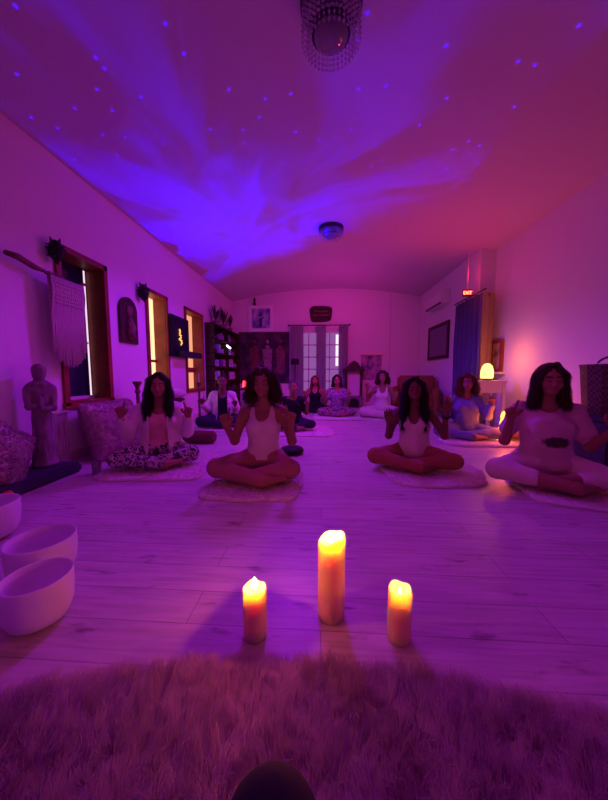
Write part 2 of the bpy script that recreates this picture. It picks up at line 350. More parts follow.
obj('grommet', tube(B(), [(-.0+.02*math.cos(a), -.065, 2.1+.02*math.sin(a)) for a in [k*PI/6 for k in range(13)]], .005, 6), MT['metal'], cc)
# ------------------------------------------------------------------ PEOPLE
SK = dict(fair=mat('fair skin', (.5,.28,.21), .55, sss=.1), tan=mat('tan skin', (.34,.16,.11), .55, sss=.1), deep=mat('deep brown skin', (.19,.085,.055), .5, sss=.1))
LIP = mat('lips', (.35,.09,.08), .45); BROW = mat('brows and lashes', (.04,.02,.015), .8)
def hair_mat(n, c): return mat(n, c, .45, noise=.4, nscale=60, bump=.6, bscale=90)
HM = dict(black=hair_mat('black hair', (.012,.008,.008)), brown=hair_mat('dark brown hair', (.05,.02,.012)), auburn=hair_mat('auburn hair', (.16,.06,.03)), short=hair_mat('cropped hair', (.10,.06,.05)))
CL = dict(white=mat('white cotton knit', (.78,.68,.66), .9, bump=.3, bscale=180), pink=mat('pink jersey', (.70,.36,.36), .9), black=mat('black cotton', (.015,.014,.016), .9),
  rose=mat('dusty rose leggings', (.40,.16,.16), .8), blue=mat('slate blue cotton', (.22,.22,.44), .9, bump=.2, bscale=150), denim=mat('grey blue trousers', (.20,.20,.34), .9),
  rust=mat('rust brown leggings', (.34,.12,.07), .8), pale=mat('pale linen', (.72,.58,.55), .9, bump=.3, bscale=150), navy=mat('navy trousers', (.03,.025,.055), .9), mauve=mat('mauve print', (.45,.26,.44), .85, noise=.5, nscale=22, col2=(.12,.08,.2)),
  print=ramp_mat('black and white scroll print', 'ShaderNodeTexNoise', (22,22,22), [(.45,(.04,.03,.05)), (.49,(.62,.5,.55)), (.56,(.62,.5,.55)), (.6,(.04,.03,.05))], Scale=1.0, Distortion=1.2),
  print2=ramp_mat('dark floral print', 'ShaderNodeTexNoise', (26,26,26), [(.4,(.07,.03,.06)), (.55,(.35,.18,.25))], Scale=1.0))
def graphic_tee():
    m = mat('pale tee with dark print', (.62,.42,.44), .9); N = m.node_tree.nodes; L = m.node_tree.links; b = N['Principled BSDF']
    tc = N.new('ShaderNodeTexCoord'); n = N.new('ShaderNodeTexNoise'); n.inputs['Scale'].default_value = 26; L.new(tc.outputs['Object'], n.inputs['Vector'])
    mp = N.new('ShaderNodeMapping'); mp.vector_type = 'TEXTURE'; mp.inputs['Location'].default_value = (.02, -.12, .30); mp.inputs['Scale'].default_value = (.13, .3, .06); L.new(tc.outputs['Object'], mp.inputs[0])
    g = N.new('ShaderNodeTexGradient'); g.gradient_type = 'SPHERICAL'; L.new(mp.outputs[0], g.inputs[0])
    mu = N.new('ShaderNodeMath'); mu.operation = 'MULTIPLY'; L.new(n.outputs['Fac'], mu.inputs[0]); L.new(g.outputs['Fac'], mu.inputs[1])
    r = N.new('ShaderNodeValToRGB'); r.color_ramp.elements[0].position = .12; r.color_ramp.elements[0].color = (.62,.42,.44,1); r.color_ramp.elements[1].position = .24; r.color_ramp.elements[1].color = (.08,.03,.05,1)
    L.new(mu.outputs[0], r.inputs[0]); L.new(r.outputs[0], b.inputs['Base Color']); return m
CL['tee'] = graphic_tee()
def V3(*a): return np.array(a, float)
def unit(v): return v/(np.linalg.norm(v)+1e-9)
def person(label, px, ptop, pfront, hair, top, pants, skin='tan', bottoms='long', yaw=None, hands=None, gest=('point','point'), group=None, wide=1.0, tilt=0, smin=.85, mat_z=.05, yfix=None, strands=0, knee=(.34,.34), man=False, bare=0):
    pf = atZ(px, pfront, mat_z); cy = pf.y+.30
    for _ in range(3):
        top_p = atY(px, ptop, cy); s = min(max((top_p.z-mat_z)/.885, smin), 1.08); cy = pf.y+.37*s if yfix is None else yfix
    cx = atY(px, ptop, cy).x
    if yaw is None: yaw = -math.atan2(cx, cy)*.75
    h = max(.0052, cy*.0023)/s
    root = empty('person', (cx, cy, mat_z), yaw); root.scale = (s, s, s); tag(root, label, 'person', group)
    print('PERSON', label[:30], 'at', round(cx,2), round(cy,2), 's', round(s,2))
    hands = hands or ((-.27, .53), (.27, .53))     # (x, z) of the wrists
    lo, hi = (-.5, -.52, -.03), (.5, .24, 1.0)
    # ---- skeleton
    ct = math.sin(tilt)
    def H(x, y, z): return (x+ct*(z-.6), y, z)
    legs = []
    for sg, kx, fy in ((-1, knee[0], -.30), (1, knee[1], -.22)):
        hip = V3(sg*.09, .02, .10); kn = V3(sg*kx, -.17, .085); an = V3(-sg*.07, fy-.03, .045); toe = V3(-sg*.20, fy+.05, .035)
        legs.append((sg, hip, kn, an, toe))
    arms = []
    for sg, (wx, wz) in zip((-1, 1), hands):
        S = V3(sg*.165*wide**.5, .045, .505); W = V3(wx, -.16, wz-.08); d = W-S; L = min(np.linalg.norm(d), .44); W = S+unit(d)*L
        a, b = .255, .235; x = (a*a-b*b+L*L)/(2*L); y = math.sqrt(max(a*a-x*x, 0)); pole = V3(sg*.25, .1, -1.0); u = unit(d); pole = unit(pole-u*(pole@u)); E = S+u*x+pole*y
        arms.append((sg, S, E, W))
    def torso(f, off=0, k=.05):
        f.ell((0,.03,.115), (.168*wide,.125*wide,.115), k, off=off); f.ell((0,.03,.25), (.122*wide,.095*wide,.15), k, off=off); f.ell((0,.035,.40), (.142*wide**.5,.098*wide,.135), k, off=off)
        f.cap((-.125*wide**.5,.05,.512), (.125*wide**.5,.05,.512), .05, .05, .04, off=off)
        if not man:
            for sg in (-1, 1): f.ell((sg*.066,-.035*wide,.385), (.06,.055,.055), .035, off=off)
    def leg(f, off=0, l=1.0, k=.03):
        for sg, hip, kn, an, toe in legs:
            f.cap(hip, kn, .088*wide**.7, .062, .04, off=off); e = kn+(an-kn)*l; f.cap(kn, e, .062, .062+(.038-.062)*l, k, off=off)
    # ---- body
    f = SDF(lo, hi, h); torso(f); leg(f)
    for sg, hip, kn, an, toe in legs:
        f.cap(an, an+(toe-an)*.15, .038, .034, .02); f.cap(an, toe, .032, .022, .02); heel = an+V3(sg*.025, .02, -.005); f.ell(heel, (.032,.03,.03), .02)
        for q in range(5): t0 = toe+V3(0, -.028+q*.013, 0); f.cap(t0, t0+V3(-sg*(.034-.004*abs(q-.5)), 0, 0), .0085, .0075, .006)
    f.cap((-.10,.05,.525), (0,.045,.565), .035, .045, .03); f.cap((.10,.05,.525), (0,.045,.565), .035, .045, .03)
    f.cap((0,.045,.55), H(0,.03,.66), .050 if not man else .058, .050 if not man else .056, .02)
    f.ell(H(0,.025,.765), (.074,.092,.098), .01); f.ell(H(0,-.018,.712), (.057,.062,.066), .03); f.ell(H(0,-.055,.662), (.026,.022,.018), .025)
    for sg in (-1, 1):
        f.ell(H(sg*.036,-.052,.712), (.022,.018,.02), .02); f.cap(H(sg*.048,-.055,.768), H(sg*.014,-.070,.766), .007, .008, .012)
        f.ell(H(sg*.031,-.079,.748), (.018,.012,.010), .008, sub=True); f.ell(H(sg*.031,-.060,.747), (.0165,.0145,.0125), .004)
        f.ell(H(sg*.078,.022,.742), (.009,.019,.031), .008)
    f.cap(H(0,-.071,.752), H(0,-.093,.715), .007, .012, .012); 
    for sg in (-1, 1): f.ell(H(sg*.011,-.083,.708), (.009,.011,.008), .006)
    f.ell(H(0,-.072,.688), (.023,.010,.0065), .006); f.ell(H(0,-.071,.677), (.021,.011,.0075), .005); f.cap(H(-.024,-.078,.6825), H(.024,-.078,.6825), .002, .002, .003, sub=True)
    for (sg, S, E, W), g in zip(arms, gest):
        f.cap(S, E, .046*wide**.5, .036, .035); f.cap(E, W, .037, .024, .02)
        u = unit(V3(sg*.10, -.14, 1.0)); n = unit(V3(-sg*.25, -1, -.05)); n = unit(n-u*(n@u)); t = np.cross(u, n)*1.0; t = t if t[0]*sg < 0 else -t   # thumb side points inwards
        K = []
        for q, w in enumerate((.029, .010, -.010, -.028)):
            kq = W+u*(.082 if q in (1, 2) else .077)+t*w; f.cap(W+t*w*.45+u*.01, kq, .0145, .0115, .012); K.append(kq)
        f.cap(W+u*.03+t*.02, W+u*.055+t*.028-n*-.008, .017, .013, .012)
        for q, (kq, Lf) in enumerate(zip(K, (.070, .077, .071, .056))):
            fan = (.30 if g == 'point' else .12, .03, -.04, -.12)[q]
            if g == 'open' or (g == 'point' and q == 0) or (g == 'two' and q < 2):
                d1 = unit(u+t*fan+n*.08); p1 = kq+d1*Lf*.45; d2 = unit(d1+n*.15); p2 = p1+d2*Lf*.3; p3 = p2+unit(d2+n*.1)*Lf*.25
            else:
                d1 = unit(u*.45+n); p1 = kq+d1*Lf*.48; d2 = unit(-u*.9+n*.35); p2 = p1+d2*Lf*.3; p3 = p2+unit(-u*.5-n*.7)*Lf*.22
            f.cap(kq, p1, .0105, .0095, .004); f.cap(p1, p2, .0095, .0085, .003); f.cap(p2, p3, .0085, .0072, .003)
        tb = W+u*.028+t*.026; m1 = tb+unit(u*.6+t*.75+n*.5)*.038
        m2 = m1+(unit(u*.8+t*.1+n*.75)*.032 if g != 'open' else unit(u*.9+t*.45+n*.1)*.032); m3 = m2+(unit(u*.4-t*.75+n*.4)*.024 if g != 'open' else unit(u)*.025)
        f.cap(tb, m1, .0145, .0115, .008); f.cap(m1, m2, .011, .010, .004); f.cap(m2, m3, .010, .008, .003)
    me = f.mesh('body')
    o = link('body', me, [SK[skin], LIP, BROW], root, smooth=True)
    # lips and brows by position
    nf = len(me.polygons); cen = np.zeros(nf*3, np.float32); me.polygons.foreach_get('center', cen); cen = cen.reshape(-1, 3); mi = np.zeros(nf, np.int32)
    xx = cen[:,0]-ct*(cen[:,2]-.6); mi[(abs(xx) < .024) & (cen[:,2] > .672) & (cen[:,2] < .694) & (cen[:,1] < -.074)] = 1
    ax = abs(xx); mi[(ax > .014) & (ax < .05) & (abs(cen[:,2]-.773) < .0045) & (cen[:,1] < -.045)] = 2
    mi[(ax > .017) & (ax < .045) & (abs(cen[:,2]-.742) < .003) & (cen[:,1] < -.055)] = 2
    me.polygons.foreach_set('material_index', mi)
    # ---- trousers
    if pants:
        f = SDF(lo, hi, h*1.05); f.ell((0,.03,.115), (.168*wide,.125*wide,.115), .05, off=.009)
        leg(f, .010 if bottoms != 'loose' else .022, {'long': .96, 'loose': .9, 'capri': .45, 'shorts': .04}[bottoms]); f.noise(.005 if bottoms != 'loose' else .010, 30, 3)
        f.cut(lambda X, Y, Z: Z-.215+0*X); link('leggings' if bottoms == 'long' else 'trousers' if bottoms in ('loose','capri') else 'shorts', f.mesh('trousers'), CL[pants], root, smooth=True)
    # ---- tops
    def sleeves(f, l, off):
        for sg, S, E, W in arms:
            e = S+(E-S)*min(l, 1); f.cap(S, e, .047*wide**.5, .047*wide**.5-.010*min(l, 1), .03, off=off)
            if l > 1: e2 = E+(W-E)*(l-1); f.cap(E, e2, .038, .038-.012*(l-1), .02, off=off)
    def neck(f, r=.075, z=.575, y=-.02): f.ell((0, y, z), (r, .10, r*.9), .01, sub=True)
    kind, tm = top[0], top[1]
    f = SDF(lo, hi, h*1.05)
    if kind == 'tank':
        torso(f, .010); f.noise(.0035, 32, 5); f.ell((0,-.06,.545), (.070,.13,.105), .008, sub=True); f.ell((0,.12,.56), (.070,.07,.07), .008, sub=True)
        f.cut(lambda X, Y, Z: np.minimum(Z-.44-np.maximum(.112-np.abs(X), 0)*9, Z-.40)+0*Y); f.cut(lambda X, Y, Z: np.where(Z > .42, np.abs(X)-.125+(Z-.42)*.25, -1)+0*Y); f.cut(lambda X, Y, Z: .13-Z+0*X); nm = 'tank_top'
    elif kind == 'tee':
        torso(f, .014); sleeves(f, .62, .016); f.cap((0,.0,.35), (0,.0,.16), .115*wide, .118*wide, .04, sy=.70, off=.0); f.noise(.013, 26, 5); neck(f); f.cut(lambda X, Y, Z: .09-Z+0*X); nm = 'tshirt'
    elif kind == 'long':
        torso(f, .016); sleeves(f, 1.9, .012); f.cap((0,.03,.35), (0,.02,.16), .105*wide, .125*wide, .04, sy=.72, off=.0); f.noise(.012, 28, 5); neck(f, .068); f.cut(lambda X, Y, Z: .09-Z+0*X); nm = 'sweater'
    elif kind == 'loose':
        torso(f, .014); f.cap((0,.0,.36), (0,-.02,.13), .112*wide, .135*wide, .05, sy=.72, off=.005); f.noise(.010, 34, 5, (1,1,.15)); f.ell((0,-.07,.545), (.066,.14,.14), .008, sub=True)
        f.cut(lambda X, Y, Z: np.minimum(Z-.44-np.maximum(.122-np.abs(X), 0)*9, Z-.40)+0*Y); f.cut(lambda X, Y, Z: .07-Z+0*X); nm = 'loose_top'
    elif kind == 'cardigan':
        g = SDF(lo, hi, h*1.05); torso(g, .009); g.noise(.004, 30, 8); neck(g, .07, .53, -.05); g.cut(lambda X, Y, Z: .12-Z+0*X); g.cut(lambda X, Y, Z: Z-.50+0*X)
        link('undershirt', g.mesh('undershirt'), CL[top[2]], root, smooth=True)
        torso(f, .024); sleeves(f, 1.85, .020); f.cap((0,.02,.35), (0,.03,.10), .13*wide, .19*wide, .05, sy=.8, off=.01); f.noise(.010, 26, 5)
        neck(f, .085); f.cut(lambda X, Y, Z: np.where(Y < .06, .078+.06*np.maximum(.35-Z, 0)-np.abs(X), -1.)); f.cut(lambda X, Y, Z: .035-Z+0*X); nm = 'cardigan'
    link(nm, f.mesh(nm), CL[tm], root, smooth=True)
    # ---- hair
    hk, hc = hair[0], hair[1]
    f = SDF((-.26,-.24,.25), (.26,.26,.95), h)
    f.ell(H(0,.035,.775), (.084,.098,.106), .02); f.ell(H(0,.06,.73), (.078,.075,.09), .02)
    if hk == 'short': f.noise(.003, 90, 2); f.cut(lambda X, Y, Z: np.maximum(np.where(Y < .0, .80+.0*Z-Z, -1), .70-Z)+0*X) ; f.cut(lambda X, Y, Z: np.where(Y < -.03, .835-Z-(Y+.03)*.3, -1)+0*X)
    else:
        if hk == 'long':
            ln = hair[2]
            for sg in (-1, 1):
                f.cap(H(sg*.02,-.035,.865), H(sg*.075,-.01,.80), .022, .028, .02); f.cap(H(sg*.075,-.01,.80), H(sg*.092,.0,.68), .028, .034, .02)
                f.cap(H(sg*.092,.0,.68), (sg*.095,-.035,.55), .034, .038, .02); f.cap((sg*.095,-.035,.55), (sg*.10,-.085,ln), .038, .018, .02, sy=.7)
            f.cap(H(0,.08,.72), (0,.13,ln+.02), .085, .05, .03, sy=.6); f.noise(.006, 40, 2, (1.6,1.6,.22))
        elif hk == 'bob':
            ln = hair[2]
            for sg in (-1, 1):
                f.cap(H(sg*.02,-.03,.862), H(sg*.078,-.005,.79), .022, .026, .02); f.cap(H(sg*.078,-.005,.79), H(sg*.098,.01,ln), .026, .034, .02)
            f.cap(H(0,.075,.74), (0,.10,ln), .085, .075, .03, sy=.6); f.noise(.004, 40, 2, (1.6,1.6,.25))
        elif hk == 'curly':
            ln = hair[2]
            for sg in (-1, 1):
                f.cap(H(sg*.03,-.01,.86), H(sg*.078,.0,.80), .032, .038, .02); f.cap(H(sg*.078,.0,.80), H(sg*.104,.01,.66), .038, .047, .02); f.cap(H(sg*.104,.01,.66), (sg*.105,-.01,ln), .048, .034, .02)
            f.cap(H(0,.075,.74), (0,.10,ln), .09, .075, .03, sy=.65); f.noise(.011, 60, 2)
        f.ell(H(0,-.105,.728), (.062,.085,.104), .010, sub=True)
        if hk != 'curly': f.cut(lambda X, Y, Z: np.where((Y < -.03) & (Z > .80), .010-np.abs(X-ct*.2)-(Z-.80)*.0-(Z > .855)*.1, -1))
    hm = f.mesh('hair'); ho = link('hair', hm, HM[hc], root, smooth=True); kf = lambda c, n: (~((c[:,1] < -.015) & (abs(c[:,0]-ct*.15) < .07) & (c[:,2] > .60)))*1.0
    if strands:
        P, Nn = sample_mesh(hm, strands, kf); fm = fur_mesh('hair_strands', P-Nn*.004, Nn, .045 if hk != 'curly' else .042, .0022, (0,0,-1.8 if hk != 'curly' else -.9), .3 if hk != 'curly' else .7, droop=.6)
        link('hair_strands', fm, HM[hc], ho)
    return root, arms, s
SPECS = []
r1, a1, s1 = person('person with long dark hair, white cardigan and black and white patterned leggings', 157, 372, 472, ('long','black',.42), ('cardigan','white','pink'), 'print', 'tan', 'long', hands=((-.29,.55),(.28,.53)), tilt=.05, strands=9000, wide=1.06, knee=(.34,.30))
r2, a2, s2 = person('person in a white tank top and rose leggings with shoulder length dark curly hair', 262, 367, 489, ('curly','brown',.62), ('tank','white'), 'rose', 'tan', 'long', hands=((-.26,.50),(.25,.52)), gest=('point','point'), strands=9000, yaw=.02, knee=(.335,.245))
r8, a8, s8 = person('person with very long black hair and a loose white sleeveless top', 415, 376, 474, ('long','black',.36), ('loose','pale'), 'rust', 'deep', 'long', hands=((-.24,.50),(.27,.60)), gest=('open','open'), strands=9000, knee=(.36,.36))
r9, a9, s9 = person('person with wavy auburn hair in a slate blue long sleeved top beside the glowing lamps', 468, 373, 441, ('curly','auburn',.60), ('long','blue'), 'denim', 'tan', 'long', hands=((-.26,.55),(.27,.55)), strands=5000)
r10, a10, s10 = person('person with straight brown hair and pale graphic tee at the right edge', 552, 362, 497, ('bob','brown',.56), ('tee','tee'), 'pale', 'tan', 'capri', hands=((-.28,.54),(.31,.50)), gest=('point','open'), strands=9000, wide=1.22, yaw=-.30, knee=(.34,.34))
r7, a7, s7 = person('smiling person in a white tank and pale trousers near the far wall', 383, 370, 418, ('curly','brown',.62), ('tank','white'), 'pale', 'tan', 'loose', hands=((-.29,.58),(.24,.45)), gest=('open','open'), tilt=-.03)
r6, a6, s6 = person('person with chin length black hair and mauve print top on a square mat', 337, 374, 417, ('bob','black',.62), ('tee','mauve'), 'print2', 'tan', 'long', hands=((-.24,.50),(.26,.50)), gest=('two','two'))
r5, a5, s5 = person('person in a black tank with straight brown hair in front of the glazed door', 315, 375, 413, ('bob','auburn',.56), ('tank','black'), 'black', 'tan', 'long', hands=((-.24,.50),(.24,.50)))
r4, a4, s4 = person('person with cropped hair in a black tee behind the curly haired person', 293, 380, 431, ('short','short'), ('tee','black'), 'navy', 'tan', 'long', hands=((-.22,.44),(.26,.50)), man=True, wide=1.12, smin=.82)
r3, a3, s3 = person('person with short dark hair wearing an open white jacket over a black top', 222, 374, 428, ('short','black'), ('cardigan','white','black'), 'navy', 'deep', 'loose', hands=((-.32,.46),(.22,.42)), man=True, wide=1.06)
# small worn things (part of the person)
def band(root, arms, i, m, r=.031, w=.011):
    sg, S, E, W = arms[i]; d = Vector(unit(W-E)); q = d.to_track_quat('Z', 'Y').to_matrix().to_4x4(); bm = B()
    lathe(bm, [(r, -w), (r+.004, -w*.5), (r+.004, w*.5), (r, w), (r-.006, w), (r-.006, -w), (r, -w)], 20, mtx=Matrix.Translation(Vector(E+(W-E)*.92)) @ q); obj('bracelet', bm, MT['black'], root)
band(r1, a1, 0, 'black', .036, .014); band(r8, a8, 1, 'black', .033)
# knees of the person taking the picture
f = SDF((-.6,-.7,-.02), (.6,.62,.5), .008)
f.ell((0,-.42,.16), (.19,.14,.14), .06)
kn = V3(-.066,.335,.218); f.cap((-.1,-.35,.14), kn, .095, .066, .04); f.cap(kn, (.10,.02,.10), .062, .045, .03)
f.cap((.1,-.35,.14), (.42,.0,.13), .095, .066, .04); f.cap((.42,0,.13), (-.05,.10,.10), .062, .045, .03); f.noise(.003, 26, 4)
ph = link('person', f.mesh('person'), CL['black'], smooth=True); ph.location = (0, 0, 0)
tag(ph, 'dark trousered knee of the seated person taking the photo, at the bottom edge', 'person')
# ------------------------------------------------------------------ sheepskins and mats
FUR = fur_mat('ivory sheepskin', (.88,.80,.78), (.78,.68,.68)); BASE = mat('sheepskin hide', (.8,.72,.70), .9)
def blob_slab(hw, hd, z, wob=.03, n=64, rnd=4.0, seed=1):
    bm = B(); rr = random.Random(seed); ph = [rr.random()*6 for _ in range(4)]
    def rad(a):
        c, s_ = abs(math.cos(a)), abs(math.sin(a)); r = ((c/hw)**rnd+(s_/hd)**rnd)**(-1/rnd); return r*(1+wob*math.sin(3*a+ph[0])+wob*.7*math.sin(5*a+ph[1])+wob*.5*math.sin(8*a+ph[2]))
    lathe(bm, [(1, 0), (1.0, z*.6), (.96, z), (.6, z), (.3, z), (0, z)], n, rfun=lambda a, zz: rad(a)); return bm
def sheepskin(label, c, hw, hd, rot, n=9000, L=.028, z=.022, seed=1, m=FUR, group=None, width=.003, rnd=8.0):
    bm = blob_slab(hw, hd, z, seed=seed, rnd=rnd); o = obj('sheepskin_rug', bm, BASE, loc=(c[0], c[1], 0.001), rot=(0,0,rot)); tag(o, label, 'rug', group)
    P, Nn = sample_mesh(o.data, n, lambda cc, nn: (nn[:,2] > -.5)*1.0); fm = fur_mesh('fur', P, Nn, L, width, (0,-.3,0), .45, .55, 30, 2, .8)
    V = np.zeros(len(fm.vertices)*3, np.float32); fm.vertices.foreach_get('co', V); V[2::3] = np.maximum(V[2::3], .002); fm.vertices.foreach_set('co', V)
    link('fur', fm, m, o); return o
def under(r, dx=0, dy=-.12): return (r.location.x+dx, r.location.y+dy)
sheepskin('white sheepskin under the person in black and white patterned leggings', under(r1, .05, -.06), .46, .37, .1, 14000, seed=2)
sheepskin('white sheepskin under the person in rose leggings', under(r2, -.03, -.13), .345, .33, .0, 16000, seed=3)
sheepskin('shaggy white sheepskin with a pointed corner under the long black haired person', under(r8, .10, -.11), .42, .38, .05, 16000, L=.036, seed=4, rnd=3)
sheepskin('pale sheepskin under the person in a slate blue top', under(r9, .02, -.1), .40, .36, .0, 9000, L=.03, z=.035, seed=5)
sheepskin('pale sheepskin under the person in the graphic tee at the right edge', under(r10, .22, -.12), .46, .40, -.25, 14000, seed=6)
sheepskin('small pale sheepskin under the smiling person in pale trousers', under(r7, 0, -.06), .42, .36, 0, 6000, seed=7)
sheepskin('pale rug under the person in a black tank before the glazed door', under(r5, 0, -.0), .40, .30, 0, 4000, seed=8)
sheepskin('pale rug under the person with cropped hair in a black tee', under(r4, .1, -.08), .50, .38, 0, 8000, seed=9)
sheepskin('pale rug under the person in the open white jacket', under(r3, .05, -.05), .42, .38, 0, 8000, seed=10)
mo = obj('floor_mat', box(B(), (-.46,-.42,0), (.46,.36,.04)), MT['white'], loc=(*under(r6, 0, -.06), 0.001), bevel=.012); tag(mo, 'square flat white mat under the person in a mauve print top', 'mat')
# foreground fur rug
bm = B(); ra, rb_, cyy = 1.5, .83, -.08
lathe(bm, [(1,0),(1,.012),(.985,.022),(.95,.026),(.85,.028),(.7,.028),(.5,.028),(.3,.028),(0,.028)], 160, rfun=lambda a, z: ((math.cos(a)/ra)**2+(math.sin(a)/rb_)**2)**-.5*(1+.008*math.sin(17*a)+.006*math.sin(29*a+1)))
rug = obj('faux_fur_rug', bm, BASE, loc=(0, cyy, .001)); tag(rug, 'large shaggy pale fur rug across the bottom foreground in front of the candles', 'rug')
P, Nn = sample_mesh(rug.data, 110000, lambda c, n: ((n[:,2] > -.5) & (c[:,1] > .28) & (abs(c[:,0]) < 1.25))*1.0)
e = ((P[:,0]/ra)**2+(P[:,1]/rb_)**2)**.5; Nn = Nn.copy(); Nn[:,2] = abs(Nn[:,2])+.25
fm = fur_mesh('fur', P, Nn, .078, .0019, (0,.35,-.05), .45, .42, 40, 4, .7, .5)
link('fur', fm, fur_mat('long ivory pile', (.72,.58,.60), (.52,.39,.42)), rug)
P, Nn = sample_mesh(rug.data, 14000, lambda c, n: ((n[:,2] > -.5) & ~((c[:,1] > .28) & (abs(c[:,0]) < 1.25)))*1.0)
fm = fur_mesh('fur', P, Nn, .068, .006, (0,.42,-.1), .33, .5, 30, 2, .7); link('fur', fm, fur_mat('long ivory pile outer', (.72,.58,.60), (.52,.39,.42)), rug)
# ------------------------------------------------------------------ candles
def wax(name, c, c2, r): 
    m = mat(name, c, .5, sss=1, sssr=(r, r*.42, r*.12), noise=.2, nscale=14, bump=.12, bscale=40, col2=c2); m.node_tree.nodes['Principled BSDF'].subsurface_method = 'RANDOM_WALK'; return m
WX = wax('pillar wax', (.97,.78,.36), (.92,.68,.40), .10)
FL = emis('candle flame', (1,.62,.18), 34)
def candle(label, px, py, r, h, label_slant=0, pw=1.0, depth=.02, flame=.035):
    p = atZ(px, py); y = p.y+r*.9; q = atY(px, py-20, y); root = empty('pillar_candle', (q.x, y, 0.001)); tag(root, label, 'candle', 'pillar candles on the floor')
    bm = B(); n = 40; prof = [(0,0,0),(r*.97,0,0),(r,.006,0),(r*1.01,h*.5,0),(r,h-.006,1),(r*.94,h,1),(r*.84,h-.002,1),(r*.76,h-depth,.6),(0,h-depth-.003,.3)]; rings = []
    for rr, z, sl in prof:
        if rr == 0: rings.append([bm.verts.new((0,0,z))]); continue
        rings.append([bm.verts.new((rr*math.cos(a)*(1+.012*math.sin(3*a+z*9)), rr*math.sin(a)*(1+.012*math.sin(3*a+z*9)), z+sl*label_slant*(math.cos(a)-.25)+sl*.003*math.sin(4*a))) for a in [2*PI*i/n for i in range(n)]])
    for A, D in zip(rings, rings[1:]):
        for i in range(n):
            j = (i+1)%n
            if len(A) == 1: bm.faces.new((A[0], D[j], D[i]))
            elif len(D) == 1: bm.faces.new((A[i], A[j], D[0]))
            else: bm.faces.new((A[i], A[j], D[j], D[i]))
    obj('wax', bm, WX, root, smooth=True)
    zt = h-depth; obj('wick', tube(B(), [(0,0,zt-.004),(.001,0,zt+.006),(.003,0,zt+.012)], .0013, 6), MT['black'], root)
    k = flame; obj('flame', lathe(B(), [(0,0),(.16*k,.06*k),(.27*k,.25*k),(.26*k,.42*k),(.17*k,.68*k),(.07*k,.88*k),(0,k)], 16, (0,0,zt+.008)), FL, root, smooth=True)
    ld = bpy.data.lights.new('candle_light', 'POINT'); ld.color = (1,.15,.05); ld.energy = pw; ld.shadow_soft_size = .006; lo_ = bpy.data.objects.new('candle_light', ld); C.objects.link(lo_); lo_.location = (q.x, y, zt+.045)
    return root
candle('tallest pillar candle with a slanted glowing top, in the middle of the three', 331, 625, .047, .292, .012, 4.2, .03)
candle('short pillar candle with a blazing bright top, left of the tallest candle', 255, 644, .038, .165, 0, 2.6, .014, .04)
candle('short pillar candle with a small flame sunk in its top, right of the tallest candle', 399, 647, .037, .172, .0, .75, .028, .018)
# ------------------------------------------------------------------ crystal singing bowls
def bowl(label, x, y, r, h, rx=0, ry=0):
    bm = B(); lathe(bm, [(0,0),(r*.55,.004),(r*.82,h*.12),(r*.96,h*.34),(r,h*.65),(r*1.0,h-.004),(r*.99,h),(r*.955,h),(r*.95,h*.65),(r*.91,h*.36),(r*.78,h*.15),(r*.5,.02),(0,.016)], 64)
    o = obj('singing_bowl', bm, MT['frost'], smooth=True, loc=(x, y, .001), rot=(rx, ry, 0)); tag(o, label, 'singing bowl', 'white crystal singing bowls at the left'); return o
bowl('smaller frosted white crystal bowl nearest the camera', -.972, .880, .100, .165)
bowl('wider frosted white crystal bowl with a dark spot inside, just behind the nearest bowl', -1.165, 1.085, .118, .175)
bowl('frosted white crystal bowl cut off by the left edge, furthest back of the three', -1.73, 1.34, .13, .19)
m_ = obj('bowl_mallet', lathe(B(), [(0,0),(.012,.002),(.015,.015),(.012,.03),(0,.034)], 16), MT['black'], loc=(-1.20, 1.10, .022), smooth=True); tag(m_, 'small dark mallet tip lying inside the wider white bowl', 'mallet')
# ------------------------------------------------------------------ left side things
def pillow_bm(hw, hh, t, n=22, p=2.4):
    bm = B(); g = {}
    for s_ in (1, -1):
        for i in range(n+1):
            for j in range(n+1):
                u = -1+2*i/n; v = -1+2*j/n; e = (max(0, 1-abs(u)**p)*max(0, 1-abs(v)**p))**.45
                if s_ < 0 and (i in (0, n) or j in (0, n)): g[(s_, i, j)] = g[(1, i, j)]; continue
                sx = 1-.07*(1-v*v)*abs(u)**3*1.0; sz = 1-.07*(1-u*u)*abs(v)**3
                g[(s_, i, j)] = bm.verts.new((u*hw*(1-.06*(1-v*v)), s_*t*e, v*hh*(1-.06*(1-u*u))))
        for i in range(n):
            for j in range(n):
                q = [g[(s_, i, j)], g[(s_, i+1, j)], g[(s_, i+1, j+1)], g[(s_, i, j+1)]]; bm.faces.new(q if s_ > 0 else q[::-1])
    return bm
PF = fur_mat('fluffy cushion pile', (.66,.50,.50), (.48,.34,.36)); 
def cushion(label, loc, rot, hw, hh, t, fur=9000, L=.03, m=None, wd=.004, group=None):
    o = obj('cushion', pillow_bm(hw, hh, t), m or BASE, loc=loc, rot=rot, smooth=True); tag(o, label, 'cushion', group)
    if fur:
        P, Nn = sample_mesh(o.data, fur); Nn = Nn if (P*Nn).sum() > 0 else -Nn; fm = fur_mesh('fur', P, Nn, L, wd, (0,0,-.5), .5, .5, 25, 2, .5); link('fur', fm, PF, o)
    return o
cushion('big fluffy white cushion on the floor under the first window', (-2.24, 2.97, .29), (-.28, 0, PI/2), .35, .30, .15, 30000, .035)
bn = obj('floor_bench', box(B(), (-2.46, 1.2, 0.001), (-2.12, 2.40, .085)), MT['navy'], bevel=.02); tag(bn, 'low dark purple padded mat along the left wall beneath the statue', 'floor mat')
cushion('fluffy pale cushion leaning on the low padded mat at the left edge', (-2.27, 1.85, .315), (-.25, .62, PI/2), .25, .22, .08, 22000, .026)
